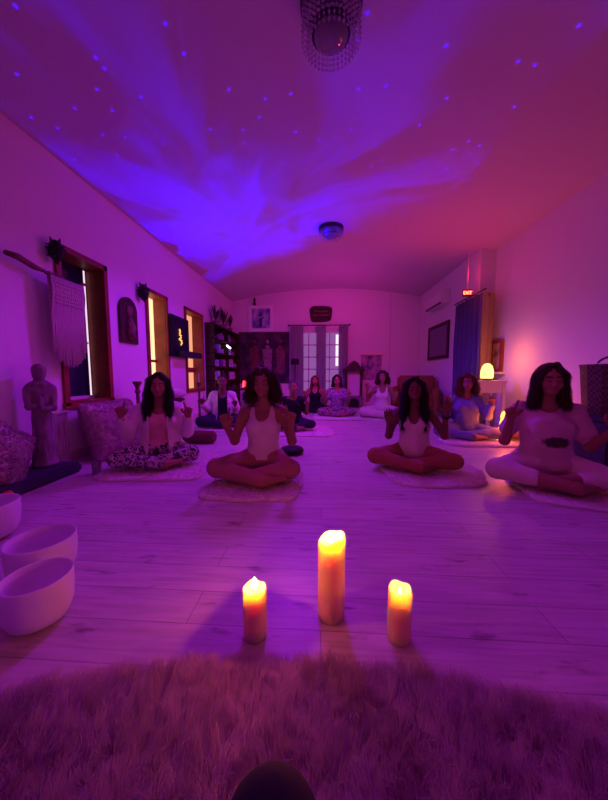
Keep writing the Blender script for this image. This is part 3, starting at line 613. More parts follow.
# statue
f = SDF((-.2,-.2,-.01), (.2,.2,.92), .0085)
f.cap((0,0,.03), (0,0,.40), .115, .085, .03); f.cap((0,0,.40), (0,0,.62), .08, .10, .04, sy=.8); f.cap((-.08,0,.66), (.08,0,.66), .055, .055, .04); f.cap((0,0,.70), (0,-.005,.75), .035, .035, .02)
f.ell((0,-.01,.79), (.062,.066,.072), .02); f.ell((0,.005,.825), (.067,.069,.045), .02); f.ell((0,-.01,.70), (.085,.075,.035), .02); f.cap((-.12,0,.65), (-.11,-.07,.52), .035, .028, .02); f.cap((-.11,-.07,.52), (.0,-.10,.52), .028, .024, .02)
f.cap((.12,0,.65), (.12,-.07,.50), .035, .028, .02); f.cap((.12,-.07,.50), (.02,-.11,.49), .028, .024, .02); f.ell((0,-.10,.56), (.035,.03,.05), .02); f.ell((0,-.06,.795), (.01,.014,.012), .01)
f.noise(.008, 30, 3, (1.6,1.6,.2)); f.ell((0,0,.02), (.13,.13,.03), .02); f.cut(lambda X, Y, Z: -Z+.0+0*X)
st = link('statue', f.mesh('statue'), MT['stone'], smooth=True, loc=(-2.33, 2.26, .087), rot=(0,0,.75)); st.scale = (.70,.70,.98); tag(st, 'stone statue of a small robed figure with a cap by the left wall', 'statue')
fr_ = obj('fringe_throw', B(), MT['cotton']) if False else None
bm = B()
for k in range(10):
    y = 2.47+k*.017; z0 = .50+.01*math.sin(k); tube(bm, [(-2.45, y, z0), (-2.45, y+.008*math.sin(k*2), .35), (-2.44, y+.010*math.sin(k*3), .18), (-2.445, y, .10)], .006, 5)
tube(bm, [(-2.44, 2.46, .50), (-2.44, 2.63, .50)], .012, 8)
tf = obj('tassel_hanging', bm, MT['cotton']); tag(tf, 'pale corded tassel fringe hanging low on the wall between statue and big cushion', 'fringe')
# driftwood branch and macrame
bm = B(); p0 = atX(5, 252, -2.40); p1 = atX(44, 271, -2.40)
tube(bm, [p0, p0.lerp(p1, .3)+Vector((0,0,.012)), p0.lerp(p1, .7)+Vector((0,0,-.005)), p1], [.018,.026,.024,.014], 10)
br = obj('driftwood_branch', bm, MT['palewood'], smooth=True); tag(br, 'dark driftwood branch fixed slanting on the left wall, left of the macrame', 'branch')
mc = empty('macrame_hanging', (-2.36, 2.62, 1.85)); tag(mc, 'off white macrame hanging of long cords in front of the first window', 'macrame')
ya, yb = atX(45, 270, -2.36).y-2.62, atX(84, 281, -2.36).y-2.62; zt = atX(62, 279, -2.36).z-1.85
tubep = [(0, ya+(yb-ya)*t, zt+.02*math.sin(t*7)+(.012 if t > .8 else 0)) for t in [k/10 for k in range(11)]]
obj('rod', tube(B(), tubep, [.012+.004*math.sin(k*2) for k in range(11)], 8), MT['palewood'], mc, smooth=True)
bm = B(); ncord = 58; zb = atX(62, 366, -2.36).z-1.85
for k in range(ncord):
    t = k/(ncord-1); y = ya+.03+(yb-ya-.06)*t; L = (zt-zb)*(1-.16*(abs(t-.5)*2)**2.2)+.02*math.sin(k*2.3)
    if k % 2: tube(bm, [(.012, y, zt+.0), (.02, y+.004*math.sin(k), zt-.12), (.006, y-.006, zt-L*.5), (.0, y+.006*math.sin(k*1.7), zt-L)], .0052, 5)
    else: tube(bm, [(-.012, y, zt+.0), (-.012, y+.006, zt-.15), (-.004, y+.004*math.cos(k), zt-L*.6), (-.002, y+.01*math.sin(k), zt-L*.985)], .0052, 5)
for row in range(6):           # knotted lattice at the top
    for k in range(13):
        y = ya+.06+(yb-ya-.12)*(k+.5*(row % 2))/13; z = zt-.05-row*.035; lathe(bm, [(0,-.014),(.010,-.007),(.010,.007),(0,.014)], 8, (.02, y, z))
o_ = obj('cords', bm, MT['cotton'], mc, smooth=True); o_['kind'] = 'stuff'
# black spiky wall ornaments
def ornament(px, py, hpx, label):
    p = atX(px, py, XL+.05); D = p.y; s_ = hpx/290*D; f = SDF((-.16,-.16,-.2), (.16,.16,.22), .007)
    f.ell((0,0,0), (.075,.055,.10), .02); f.ell((0,-.02,.08), (.05,.045,.045), .02); f.cap((-.03,0,.10), (-.05,0,.165), .02, .004, .01); f.cap((.03,0,.10), (.045,0,.16), .02, .004, .01)
    rr = random.Random(3)
    for k in range(26): a = rr.random()*6.28; z = -.1+.18*rr.random(); f.cap((.05*math.cos(a), .04*math.sin(a), z), (.10*math.cos(a), .085*math.sin(a), z+.03*rr.random()-.02), .013, .003, .008)
    f.cap((0,0,-.08), (.01,0,-.13), .03, .01, .02)
    o = link('wall_ornament', f.mesh('ornament'), MT['black'], smooth=True, loc=(XL+.07, p.y, p.z), rot=(0,0,.6)); o.scale = (s_/.29,)*3; tag(o, label, 'ornament')
ornament(54, 252, 26, 'black spiky horned wall ornament over the corner of the first window, above the macrame')
ornament(142, 293, 19, 'smaller black spiky ornament at the top corner of the second window')
# arched carved plaque
pa = atX(127, 343, XL+.02); y0 = atX(118, 320, XL).y; y1 = atX(135, 320, XL).y; z0 = pa.z; z1 = atX(127, 298, XL).z; r_ = (y1-y0)/2
pl = empty('carved_plaque', (XL+.003, (y0+y1)/2, z0)); tag(pl, 'arched carved wooden plaque on the wall between the first and second windows', 'plaque')
poly = [(-r_, 0), (r_, 0)]+[(r_*math.cos(a), z1-z0-r_+r_*math.sin(a)) for a in [PI*k/14 for k in range(15)]]
obj('board', prism(B(), poly, 0, .03, 'x'), MT['darkwood'], pl); bm = B()
f = SDF((-.02,-r_,0), (.1,r_,z1-z0), .008); f.ell((.03,0,(z1-z0)*.72), (.035,.055,.07), .02); f.cap((.02,0,(z1-z0)*.6), (.03,.0,(z1-z0)*.2), .04, .07, .03); f.ell((.035,.05,(z1-z0)*.35), (.04,.04,.06), .03); f.noise(.006, 60, 1)
link('relief', f.mesh('relief'), MT['palewood'], pl, smooth=True)
# wall screen; a flame's golden reflection on it is modelled as a glowing shape
ta, tb_ = atX(172, 335, -2.40), atX(189, 335, -2.40); zt_ = atX(180, 317, -2.40).z; zb_ = atX(180, 357, -2.40).z
tv = empty('wall_screen', (-2.40, (ta.y+tb_.y)/2, zb_)); tag(tv, 'dark wall screen showing a small glowing golden figure between the second and third windows', 'screen'); hw = (tb_.y-ta.y)/2
obj('screen', box(B(), (-.07,-hw,0), (.0,hw,zt_-zb_)), mat('dark screen', (.012,.01,.02), .4, spec=.1), tv, bevel=.006)
obj('shelf_ledge', box(B(), (-.06,-hw+.1,-.0), (.14,hw+.22,.10)), mat('dark ledge', (.015,.012,.03), .6), tv, bevel=.005)
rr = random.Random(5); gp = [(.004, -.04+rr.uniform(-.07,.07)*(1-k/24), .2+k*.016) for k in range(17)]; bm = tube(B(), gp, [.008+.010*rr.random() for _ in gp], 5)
obj('golden_reflection', bm, emis('glowing flame reflection', (1,.45,.12), 1.6), tv)
# turned candlesticks
def candlestick(loc, h, label, cndl=False):
    root = empty('candlestick', loc); tag(root, label, 'candlestick'); pr = [(0,0),(.075,0),(.075,.02),(.05,.035),(.025,.06),(.02,.12),(.035,.15),(.02,.18),(.024,h*.5),(.036,h*.55),(.018,h*.6),(.02,h*.8),(.034,h*.84),(.02,h*.88),(.03,h*.93),(.05,h*.97),(.05,h),(0,h)]
    obj('stand', lathe(B(), pr, 20), MT['palewood'], root, smooth=False)
    if cndl: obj('taper', lathe(B(), [(0,0),(.011,0),(.010,.16),(0,.17)], 12, (0,0,h)), MT['cotton'], root)
candlestick((-2.27, 3.44, 0.001), .77, 'tall turned wooden candlestick on the floor between the plaque and the first seated person'); candlestick((-2.16, 4.98, 0.001), .72, 'turned wooden candlestick holding a taper under the third window', True)
# round side table with cushion, brown bolster, black cushion
tbp = (-2.24, 4.16)
t_ = empty('side_table', (*tbp, 0.001)); tag(t_, 'grey round drum table behind the long dark haired person, holding a white cushion', 'table'); obj('drum', lathe(B(), [(0,0),(.15,0),(.13,.25),(.15,.47),(0,.47)], 28), MT['stone'], t_); obj('tabletop', lathe(B(), [(0,.47),(.19,.47),(.195,.485),(.19,.5),(0,.5)], 32), MT['darkwood'], t_)
pc = obj('round_cushion', lathe(B(), [(0,0),(.14,.0),(.20,.04),(.21,.075),(.18,.12),(.1,.15),(0,.155)], 32), MT['cotton'], smooth=True, loc=(*tbp, .503)); tag(pc, 'round off white cushion on the grey drum table', 'cushion')
bp_ = atZ(200, 443, 0); bo = obj('bolster', lathe(B(), [(0,-.2),(.05,-.2),(.075,-.17),(.08,0),(.075,.17),(.05,.2),(0,.2)], 24), mat('brown bolster cloth', (.16,.06,.05), .9), smooth=True, loc=(bp_.x, bp_.y, .082), rot=(0, PI/2, 0)); tag(bo, 'brown bolster lying on the floor behind the white cardigan sheepskin', 'bolster')
bk = atZ(289, 456, 0); bo = obj('floor_cushion', lathe(B(), [(0,0),(.10,0),(.125,.02),(.13,.04),(.11,.065),(0,.075)], 28), MT['black'], smooth=True, loc=(bk.x+.02, bk.y+.1, .002)); tag(bo, 'small round black cushion on the floor beside the rose leggings person', 'cushion')
bo = obj('floor_cushion', lathe(B(), [(0,0),(.20,0),(.25,.03),(.26,.08),(.22,.13),(0,.15)], 28), MT['black'], smooth=True, loc=(2.42, 2.02, .002)); tag(bo, 'round black floor cushion behind the graphic tee person at the right edge', 'cushion')
gl = obj('drinking_glass', lathe(B(), [(0,0),(.033,0),(.036,.11),(.034,.11),(.031,.006),(0,.006)], 24), MT['crystal'], loc=(*atZ(97, 474)[:2], .001), smooth=True); tag(gl, 'clear drinking glass on the floor in front of the big fluffy cushion', 'glass')
sm_ = obj('orange_ball', lathe(B(), [(0,0),(.02,.004),(.032,.02),(.035,.035),(.03,.052),(.018,.066),(0,.07)], 20), mat('orange cloth', (.7,.12,.04), .7), loc=(*atZ(8, 501)[:2], .001), smooth=True); tag(sm_, 'small orange round thing on the floor at the left edge', 'ball')
# ------------------------------------------------------------------ far left cabinet, plants, pictures
cb = empty('shelf_unit', (XL+.003, 7.05, 0)); tag(cb, 'dark open shelf unit filled with pale things along the far left wall', 'shelf'); y0, y1, dp = -.98, .90, .20
obj('back_panel', box(B(), (0,y0,0), (.015,y1,1.95)), MT['black'], cb)
for y in (y0, -.05, y1-.02): obj('side_panel', box(B(), (0.015,y,0), (dp,y+.02,1.95)), MT['darkwood'], cb)
for z in (.05,.40,.72,1.02,1.32,1.62,1.93): obj('shelf', box(B(), (0.015,y0,z), (dp,y1,z+.02)), MT['darkwood'], cb)
PB = mat('pale blue folded cloth', (.45,.62,.80), .8, noise=.3, nscale=20); DK = mat('dark glazed jar', (.06,.03,.08), .3); GR = mat('grey folded cloth', (.30,.25,.40), .8)
rr = random.Random(11); nn = 0; COLN = {0: 'pale blue', 1: 'dark', 2: 'grey'}
for si, z in enumerate((.42,.74,1.04,1.34,1.64)):
    y = y0+.05; k = 0
    while y < y1-.22:
        w = rr.uniform(.12,.2)
        if y < -.03 and y+w > -.055: y = -.025
        hgt = rr.uniform(.10,.22); pale = z in (.74,1.04,1.34) and y < .45 and rr.random() < .8
        x = XL+.003+.018
        if pale:
            o = obj('folded_cloth', box(box(B(), (0,0,0), (.15,w,hgt*.5)), (0,.005,hgt*.5+.001), (.145,w-.01,hgt)), PB if rr.random() < .65 else GR, loc=(x, 7.05+y, z+.001), bevel=.01); tag(o, 'stack of folded pale cloth on the dark shelf unit', 'cloth', 'folded cloths on the far shelf unit')
        else:
            r0 = min(w*.45, .07); o = obj('jar', lathe(B(), [(0,0),(r0*.7,0),(r0,hgt*.3),(r0*.95,hgt*.6),(r0*.5,hgt*.85),(r0*.6,hgt),(0,hgt)], 16), DK if rr.random() < .7 else GR, loc=(x+.08, 7.05+y+w/2, z+.001)); tag(o, 'dark jar on the dark shelf unit', 'jar', 'jars on the far shelf unit')
        y += w+rr.uniform(.02,.05)
lt = obj('strip_light', box(B(), (0,0,0), (.02,.28,.035)), emis('white strip light', (.85,.8,1), 5), loc=(XL+.003+.200, 6.86, 1.53), rot=(-.14,0,0)); tag(lt, 'short bright white strip light on the dark shelf unit', 'light')
LEAF = mat('dark green leaves', (.03,.05,.03), .5)
for i, (yy, sc, lb) in enumerate(((6.45,1.2,'nearest'), (6.95,1.5,'middle'), (7.45,1.25,'furthest'))):
    root = empty('potted_plant', (XL+.11, yy, 1.952)); tag(root, 'spiky dark plant on top of the dark shelf unit, %s of three' % lb, 'plant', None)
    obj('pot', lathe(B(), [(0,0),(.05,0),(.07,.10),(.06,.10),(.05,.09),(0,.09)], 18), MT['stone'], root); bm = B(); rr = random.Random(i)
    for k in range(26):
        a = rr.random()*6.28; L = rr.uniform(.16,.34)*sc; lean = rr.uniform(.1,.75); p = [Vector((abs(lean*L*t*math.cos(a))*.3*(1 if math.cos(a)>0 else -.25), lean*L*t*math.sin(a), .09+L*t-.3*lean*L*t*t)) for t in (0,.35,.7,1)]; tube(bm, p, [.004,.016,.012,.001], 4)
    obj('leaves', bm, LEAF, root)
def tex_panel(name, c1, c2, c3, sc): return ramp_mat(name, 'ShaderNodeTexNoise', sc, [(.35,c1),(.5,c2),(.62,c3)], .8, Scale=1.0, Detail=6.0)
# big dark wall painting with three robed figures
x0, x1, z0, z1 = -2.28, -.90, .62, 2.02
pt = empty('wall_painting', (0, YB-.003, 0)); tag(pt, 'large dark painting of three standing robed figures on the far wall', 'painting')
obj('canvas', box(B(), (x0,-.03,z0), (x1,0,z1)), tex_panel('dark painted ground', (.02,.012,.03), (.05,.03,.06), (.10,.05,.10), (4,4,4)), pt)
FG = [mat('painted robe %d' % i, c, .8, noise=.5, nscale=18) for i, c in enumerate(((.20,.07,.09),(.36,.26,.34),(.26,.12,.15)))]
for i, x in enumerate((-1.86,-1.50,-1.14)):
    f = SDF((x-.2,-.07,z0), (x+.2,.0,z1), .013); f.cap((x,-.03,1.0), (x,-.03,1.42), .13, .075, .03, sy=.2); f.cap((x,-.03,1.42), (x,-.03,1.60), .085, .07, .03, sy=.25); f.ell((x,-.03,1.76), (.045,.02,.06), .02); f.cap((x-.11,-.03,1.55), (x-.09,-.03,1.25), .03, .03, .02, sy=.3); f.cap((x+.11,-.03,1.55), (x+.09,-.03,1.25), .03, .03, .02, sy=.3)
    f.noise(.004, 50, i, (2,1,.2)); link('painted_figure', f.mesh('fig'), FG[i], pt, smooth=True)
def picture(name, label, cx, y, z0, w, h, mf, mi, fw_=.05, rotx=0, rotz=0, x=None, cat='picture'):
    root = empty(name, (cx, y, z0), rotz); root.rotation_euler = (rotx, 0, rotz); tag(root, label, cat); bm = B()
    for a, b, c, d in ((-w/2,-w/2+fw_,0,h),(w/2-fw_,w/2,0,h),(-w/2+fw_,w/2-fw_,0,fw_),(-w/2+fw_,w/2-fw_,h-fw_,h)): box(bm, (a,-.03,c), (b,0,d))
    obj('frame', bm, mf, root); obj('print', box(B(), (-w/2+fw_,-.018,fw_), (w/2-fw_,-.003,h-fw_)), mi, root); return root
pr = picture('framed_picture', 'white framed blue and white picture above the dark painting on the far wall', -1.67, YB-.005, 2.035, .68, .70, mat('bright white frame', (.9,.88,.88), .5), tex_panel('blue figure print', (.08,.10,.30), (.32,.34,.60), (.62,.55,.70), (6,2,3)), .085)
f = SDF((-.25,-.05,.05), (.25,0,.62), .012); f.cap((-.02,-.02,.16), (0,-.02,.34), .06, .04, .02, sy=.2); f.ell((0,-.02,.44), (.035,.015,.045), .02); f.cap((-.04,-.02,.34), (-.12,-.02,.20), .02, .015, .02, sy=.4); f.cap((.04,-.02,.34), (.11,-.02,.44), .02, .015, .02, sy=.4); link('printed_figure', f.mesh('pf'), mat('navy printed ink', (.05,.05,.16), .8), pr, smooth=True)
fg = obj('figurine', lathe(B(), [(0,0),(.04,0),(.03,.05),(.015,.10),(.03,.13),(.02,.17),(.008,.2),(0,.21)], 16), MT['black'], loc=(-1.84, YB-.02, 2.737), smooth=True); tag(fg, 'small black figurine standing on top of the white framed picture', 'figurine')
# wooden slab sign
p0, p1 = atY(310, 322, YB-.02), atY(332, 306, YB-.02); w = (p1.x-p0.x)/2; hh = (p1.z-p0.z)/2
poly = [(w*(1+.04*math.sin(5*a))*(abs(math.cos(a))**.45)*(1 if math.cos(a)>=0 else -1), hh*(1+.05*math.sin(3*a+1))*(abs(math.sin(a))**.45)*(1 if math.sin(a)>=0 else -1)) for a in [2*PI*k/36 for k in range(36)]]
sl_ = obj('wooden_sign', prism(B(), poly, -.04, 0, 'y'), MT['darkwood'], loc=((p0.x+p1.x)/2, YB-.004, (p0.z+p1.z)/2)); tag(sl_, 'rounded dark wooden slab sign on the far wall above the glazed door', 'sign')
bm = B()
for q, (zz, wd) in enumerate(((.06,.34),(-.04,.42))):
    xx = -wd/2
    while xx < wd/2: l = random.uniform(.02,.05); box(bm, (xx,-.045,zz-.012*random.random()-.008), (xx+l,-.039,zz+.02+.01*random.random())); xx += l+.014
obj('carved_marks', bm, mat('carved marks', (.22,.10,.08), .7), sl_)
# black floor lamp
fp = atY(295, 362, 7.5); rt_ = empty('floor_lamp', (fp.x, 7.5, 0.001)); tag(rt_, 'thin black floor lamp with a small black shade left of the sheer curtains', 'lamp')
obj('base', lathe(B(), [(0,0),(.12,0),(.12,.02),(0,.025)], 24), MT['black'], rt_); obj('pole', lathe(B(), [(0,.02),(.01,.02),(.01,1.15),(0,1.15)], 10), MT['black'], rt_); obj('lamp_shade', lathe(B(), [(0,1.14),(.11,1.12),(.10,1.26),(0,1.28)], 24), MT['black'], rt_)
# altar cabinet with pediment
ax_ = atY(354, 380, 7.6).x; al = empty('altar_cabinet', (ax_, 7.72, 0.001)); tag(al, 'dark wooden pedimented altar cabinet with a pale panel and black arch, at the far wall', 'cabinet')
for x in (-.22,.17): obj('post', box(B(), (x,-.12,0), (x+.05,.1,.95)), MT['darkwood'], al, bevel=.005)
obj('pediment', prism(B(), [(-.28,.95),(.28,.95),(.28,1.0),(.16,1.06),(.10,1.16),(0,1.22),(-.10,1.16),(-.16,1.06),(-.28,1.0)], -.14, .1, 'y'), MT['darkwood'], al)
obj('panel', box(B(), (-.17,.05,.30), (.17,.09,.95)), MT['white'], al); obj('hearth', box(B(), (-.24,-.14,0), (.24,.1,.30)), MT['stone'], al, bevel=.01)
obj('arch_opening', prism(B(), [(-.14,.02),(.14,.02)]+[(.14*math.cos(a), .12+.13*math.sin(a)) for a in [PI*k/10 for k in range(11)]], -.15, -.141, 'y'), MT['black'], al)
# small tapestry on rod
p0, p1 = atY(361, 372, 7.95), atY(382, 355, 7.95); tp = empty('tapestry', (p0.x, 8.0, 0)); tag(tp, 'small mottled tapestry hanging from a wooden rod coloured as lit orange on the far wall', 'tapestry')
obj('cloth', box(B(), (0,-.015,.72), (p1.x-p0.x,0,p1.z-.01)), tex_panel('mottled tapestry', (.12,.06,.14), (.35,.22,.35), (.5,.35,.42), (7,7,7)), tp); obj('rod', tube(B(), [(-.05,-.02,p1.z), (p1.x-p0.x+.05,-.02,p1.z)], .014, 8), mat('rod painted as lit orange', (.7,.3,.12), .5), tp)  # orange light falling on the rod is put into its colour
# ------------------------------------------------------------------ right side
ac = empty('air_conditioner', (XRF, 6.62, 2.30)); tag(ac, 'white wall mounted air conditioner high on the right wall near the far corner', 'air conditioner')
bm = prism(B(), [(0,-.0),(-.15,.0),(-.20,.06),(-.20,.24),(-.17,.28),(0,.28)], -.46, .46, 'y'); obj('housing', bm, MT['white'], ac, bevel=.01)
obj('louvre', box(B(), (-.19,-.40,.004), (-.10,.40,.03)), MT['glassdark'], ac)
picture('framed_picture', 'dark framed grey panel on the right wall below the air conditioner', XRF-.005, 6.68, 1.20, 1.12, .76, MT['darkwood'], mat('grey violet print', (.22,.17,.26), .5), .07, 0, PI/2*-1)
# exit sign
ex = empty('exit_sign', (2.40, 5.10, 2.15)); ex.scale = (.85,.85,.95); tag(ex, 'small red glowing exit sign above the slate blue curtain', 'sign')
obj('housing', box(B(), (-.09,0,0), (.09,.03,.12)), mat('dark red plastic', (.25,.02,.02), .5), ex, bevel=.004)
obj('bracket', box(B(), (-.01,.008,.12), (.01,.022,.77)), MT['white'], ex)
tc_ = bpy.data.curves.new('exit_text', 'FONT'); tc_.body = 'EXIT'; tc_.size = .08; tc_.extrude = .002; tc_.align_x = 'CENTER'; to = bpy.data.objects.new('t', tc_); C.objects.link(to)
bpy.context.view_layer.update(); me = bpy.data.meshes.new_from_object(to.evaluated_get(bpy.context.evaluated_depsgraph_get())); bpy.data.objects.remove(to)
link('lettering', me, emis('red exit glow', (1,.06,.03), 22), ex, loc=(0,-.003,.033), rot=(PI/2,0,0))
# lamp table with dome lamp, small glow, picture
lx, ly = 2.36, 4.38
lt_ = empty('side_table', (lx, ly, 0.001)); tag(lt_, 'pale narrow table by the right wall carrying the glowing dome lamp', 'table')
obj('tabletop', box(B(), (-.2,-.2,.74), (.2,.2,.77)), MT['white'], lt_, bevel=.004)
for a in (-.17,.17):
    for b in (-.17,.17): obj('leg', box(B(), (a-.02,b-.02,0), (a+.02,b+.02,.74)), MT['white'], lt_)
obj('apron', box(B(), (-.18,-.18,.60), (.18,.18,.74)), MT['white'], lt_)
lm = empty('dome_lamp', (lx-.0, ly-.05, .772)); tag(lm, 'glowing yellow white dome lamp on the pale table by the leaning picture', 'lamp')
obj('base', lathe(B(), [(0,0),(.06,0),(.06,.02),(.03,.03),(0,.03)], 24), MT['darkwood'], lm)
SHD = emis('glowing lamp shade', (1,.46,.12), 3.6); obj('lamp_shade', lathe(B(), [(.075,.03),(.082,.06),(.080,.14),(.064,.20),(.036,.235),(0,.245)], 28), SHD, lm, smooth=True)
tl = obj('tealight', lathe(B(), [(0,0),(.03,0),(.035,.03),(.03,.055),(0,.06)], 18), emis('tealight glow', (1,.3,.06), 4), loc=(2.22, 4.44, .773)); tag(tl, 'small round glowing tealight left of the dome lamp', 'candle')
picture('framed_picture', 'wooden framed picture leaning on the right wall behind the dome lamp', XR-.012, 4.86, .90, .30, .50, MT['wood'], tex_panel('sepia print', (.10,.05,.04), (.45,.30,.22), (.6,.45,.34), (5,5,5)), .05, 0, -PI/2)
lg = obj('picture_ledge', box(B(), (XR-.10, 4.66, .865), (XR-.001, 5.03, .898)), MT['white']); tag(lg, 'narrow white ledge on the right wall under the leaning picture', 'shelf')
def rocks(h, r, seed):
    f = SDF((-r*1.4,-r*1.4,0), (r*1.4,r*1.4,h*1.1), .012); f.cap((0,0,r*.6), (0,0,h-r*.6), r*.85, r*.5, .05); f.noise(.018, 24, seed); f.cut(lambda X, Y, Z: .03-Z+0*X); return f.mesh('rock')
gx = atY(504, 425, 3.72); sl2 = empty('salt_lamp', (gx.x, 3.72, 0.001)); tag(sl2, 'tall glowing orange rock lamp on the floor behind the graphic tee person', 'lamp')
obj('base', lathe(B(), [(0,0),(.08,0),(.085,.03),(0,.035)], 24), MT['darkwood'], sl2); link('crystal', rocks(.42, .07, 4), emis('glowing salt crystal', (1,.27,.05), 4.5), sl2, smooth=True)
px_ = atY(495, 412, 3.95); pf = obj('woven_pouf', lathe(B(), [(0,0),(.09,.0),(.13,.08),(.14,.17),(.12,.25),(.07,.30),(0,.31)], 32, rfun=lambda a, z: 1+.03*math.cos(12*a)), mat('terracotta knit', (.55,.20,.09), .8, bump=.4, bscale=60), smooth=True, loc=(2.63, 4.02, .001)); tag(pf, 'round terracotta ribbed pouf beside the rock lamp', 'pouf')
ar = empty('armchair', (2.00, 6.38, 0.001), -.35); tag(ar, 'brown leather armchair in the far right corner', 'armchair')
obj('seat', box(B(), (-.36,-.36,.16), (.36,.28,.42)), MT['leather'], ar, bevel=.03); obj('backrest', box(B(), (-.40,.24,.16), (.40,.42,.84)), MT['leather'], ar, bevel=.04)
for x in (-.46,.34): obj('armrest', box(B(), (x,-.36,.12), (x+.12,.30,.60)), MT['leather'], ar, bevel=.03)
for x in (-.38,.38):
    for y in (-.3,.34): obj('leg', box(B(), (x-.02,y-.02,0), (x+.02,y+.02,.14)), MT['darkwood'], ar)
bb = empty('storage_box', (2.55, 2.72, 0.001)); tag(bb, 'dark navy storage box under the wicker basket at the right edge', 'box'); obj('body', box(B(), (-.24,-.26,0), (.24,.26,.46)), MT['navy'], bb, bevel=.01); obj('lid', box(B(), (-.25,-.27,.46), (.25,.27,.50)), MT['navy'], bb, bevel=.008)
bs = empty('wicker_basket', (2.55, 2.72, .503)); tag(bs, 'dark wicker basket with an arched handle at the right edge', 'basket')
obj('body', prism(lathe(B(), [(0,0),(.18,0),(.215,.40),(.225,.44),(.205,.44),(.17,.02),(0,.02)], 36, rfun=lambda a, z: 1+.015*math.cos(24*a)), [(-.01,.01),(.01,.01),(.01,.03),(-.01,.03)], -.01, .01), MT['wicker'], bs)
obj('handle', tube(B(), [(.19*math.cos(a)*.75, 0, .42+.09*math.sin(a)) for a in [PI*k/14 for k in range(15)]], .009, 8), MT['wicker'], bs, smooth=True)
# red lamp low in the far left
rl = empty('low_table', (-1.93, 7.15, 0.001)); tag(rl, 'low dark table in the far left corner under a red lamp', 'table'); obj('tabletop', box(B(), (-.3,-.2,.48), (.3,.2,.52)), MT['darkwood'], rl)
for a in (-.27,.27):
    for b in (-.17,.17): obj('leg', box(B(), (a-.02,b-.02,0), (a+.02,b+.02,.48)), MT['darkwood'], rl)
rd = empty('red_lamp', (-1.90, 7.12, .522)); tag(rd, 'small red glowing lamp near the far left corner behind the white jacket person', 'lamp'); obj('base', lathe(B(), [(0,0),(.05,0),(.05,.03),(0,.03)], 18), MT['black'], rd); obj('lamp_shade', lathe(B(), [(0,.03),(.08,.03),(.06,.18),(0,.19)], 22), emis('red lamp shade', (1,.04,.05), 5), rd)
# ------------------------------------------------------------------ chandeliers
def chandelier(px, py, label, R=.20, hgt=.17):
    y0 = 1.9 if py < 100 else 4.4
    p = None
    for _ in range(6):
        rr_ = ray(px, py); z = 3.14-hgt; t = (z-CH)/rr_.z; p = Vector((rr_.x*t, rr_.y*t, z))
    zt = zc(p.x); root = empty('chandelier', (p.x, p.y, zt)); tag(root, label, 'chandelier', None)
    obj('canopy', lathe(B(), [(0,-.001),(R*1.03,-.001),(R*1.03,-.03),(R*.5,-.045),(0,-.045)], 40), MT['metal'], root)
    bm = B(); lathe(bm, [(R,-.02),(R*1.03,-.02),(R*1.03,-.055),(R,-.055),(R,-.02)], 40); obj('upper_ring', bm, MT['metal'], root)
    obj('lower_ring', lathe(B(), [(R*.60,-hgt+.03),(R*.64,-hgt+.03),(R*.64,-hgt+.055),(R*.60,-hgt+.055),(R*.60,-hgt+.03)], 36), MT['metal'], root)
    sb = B(); 
    for k in range(6): lathe(sb, [(0,-.012),(.009,0),(0,.012)], 6, (0,0,-.06-k*.024))
    me = None; first = None
    for ring, (rad, nn_, z0, sc) in enumerate(((R*.96, 40, 0, 1.0), (R*.78, 30, -.02, 1.05))):
        for k in range(nn_):
            a = 2*PI*k/nn_
            if first is None: first = obj('crystal_strand', sb, MT['crystal'], root); o = first
            else: o = first.copy(); C.objects.link(o); o.parent = root
            o.location = (rad*math.cos(a), rad*math.sin(a), z0); o.rotation_euler = (0, 0, a); o.scale = (1,1,sc*(hgt-.04)/.15)
    obj('glass_bowl', lathe(B(), [(R*.60,-hgt+.045),(R*.55,-hgt+.01),(R*.35,-hgt-.02),(0,-hgt-.03),(0,-hgt-.022),(R*.34,-hgt-.012),(R*.53,-hgt+.016),(R*.585,-hgt+.045),(R*.60,-hgt+.045)], 40), MT['crystal'], root, smooth=True)
    return root
c1 = chandelier(331, 42, 'large nearer crystal ceiling chandelier at the top of the photo', .185, .24)
c2 = chandelier(331, 238, 'small looking farther crystal ceiling chandelier in the middle of the ceiling', .19, .14)
# ------------------------------------------------------------------ LIGHTS
def light(kind, name, loc, col, en, size=.1, tgt=None, **kw):
    ld = bpy.data.lights.new(name, kind); ld.color = col; ld.energy = en
    if kind == 'AREA': ld.size = size
    else: ld.shadow_soft_size = size
    for k, v in kw.items(): setattr(ld, k, v)
    o = bpy.data.objects.new(name, ld); C.objects.link(o); o.location = loc
    if tgt: o.rotation_euler = (Vector(tgt)-Vector(loc)).to_track_quat('-Z', 'Y').to_euler()
    return o
light('POINT', 'dome_lamp_light', (2.50, 4.30, 1.08), (1,.19,.03), 5.5, .05)
light('POINT', 'rock_lamp_light', (gx.x-.05, 3.58, .3), (1,.11,.02), 6, .06)
light('POINT', 'red_lamp_light', (-1.85, 6.95, .78), (1,.03,.04), 3.5, .04)
light('POINT', 'exit_light', (2.38, 5.02, 2.50), (1,.02,.03), .8, .02)
light('SPOT', 'magenta_led_rear', (1.25, 5.1, 1.75), (1,.015,.66), 84, .12, (-2.2, 4.9, .7), spot_size=math.radians(125), spot_blend=1)
light('SPOT', 'red_ceiling_fill', (1.9, 4.9, 1.0), (1,.02,.10), 58, .12, (1.3, 3.9, 3), spot_size=math.radians(130), spot_blend=1)  # added unseen fill that reddens the right of the ceiling
light('SPOT', 'magenta_ceiling_fill', (.3, 6.4, 1.3), (1,.02,.62), 38, .12, (.1, 6.6, 3), spot_size=math.radians(150), spot_blend=1)  # added fill without a fixture, brightens the far ceiling
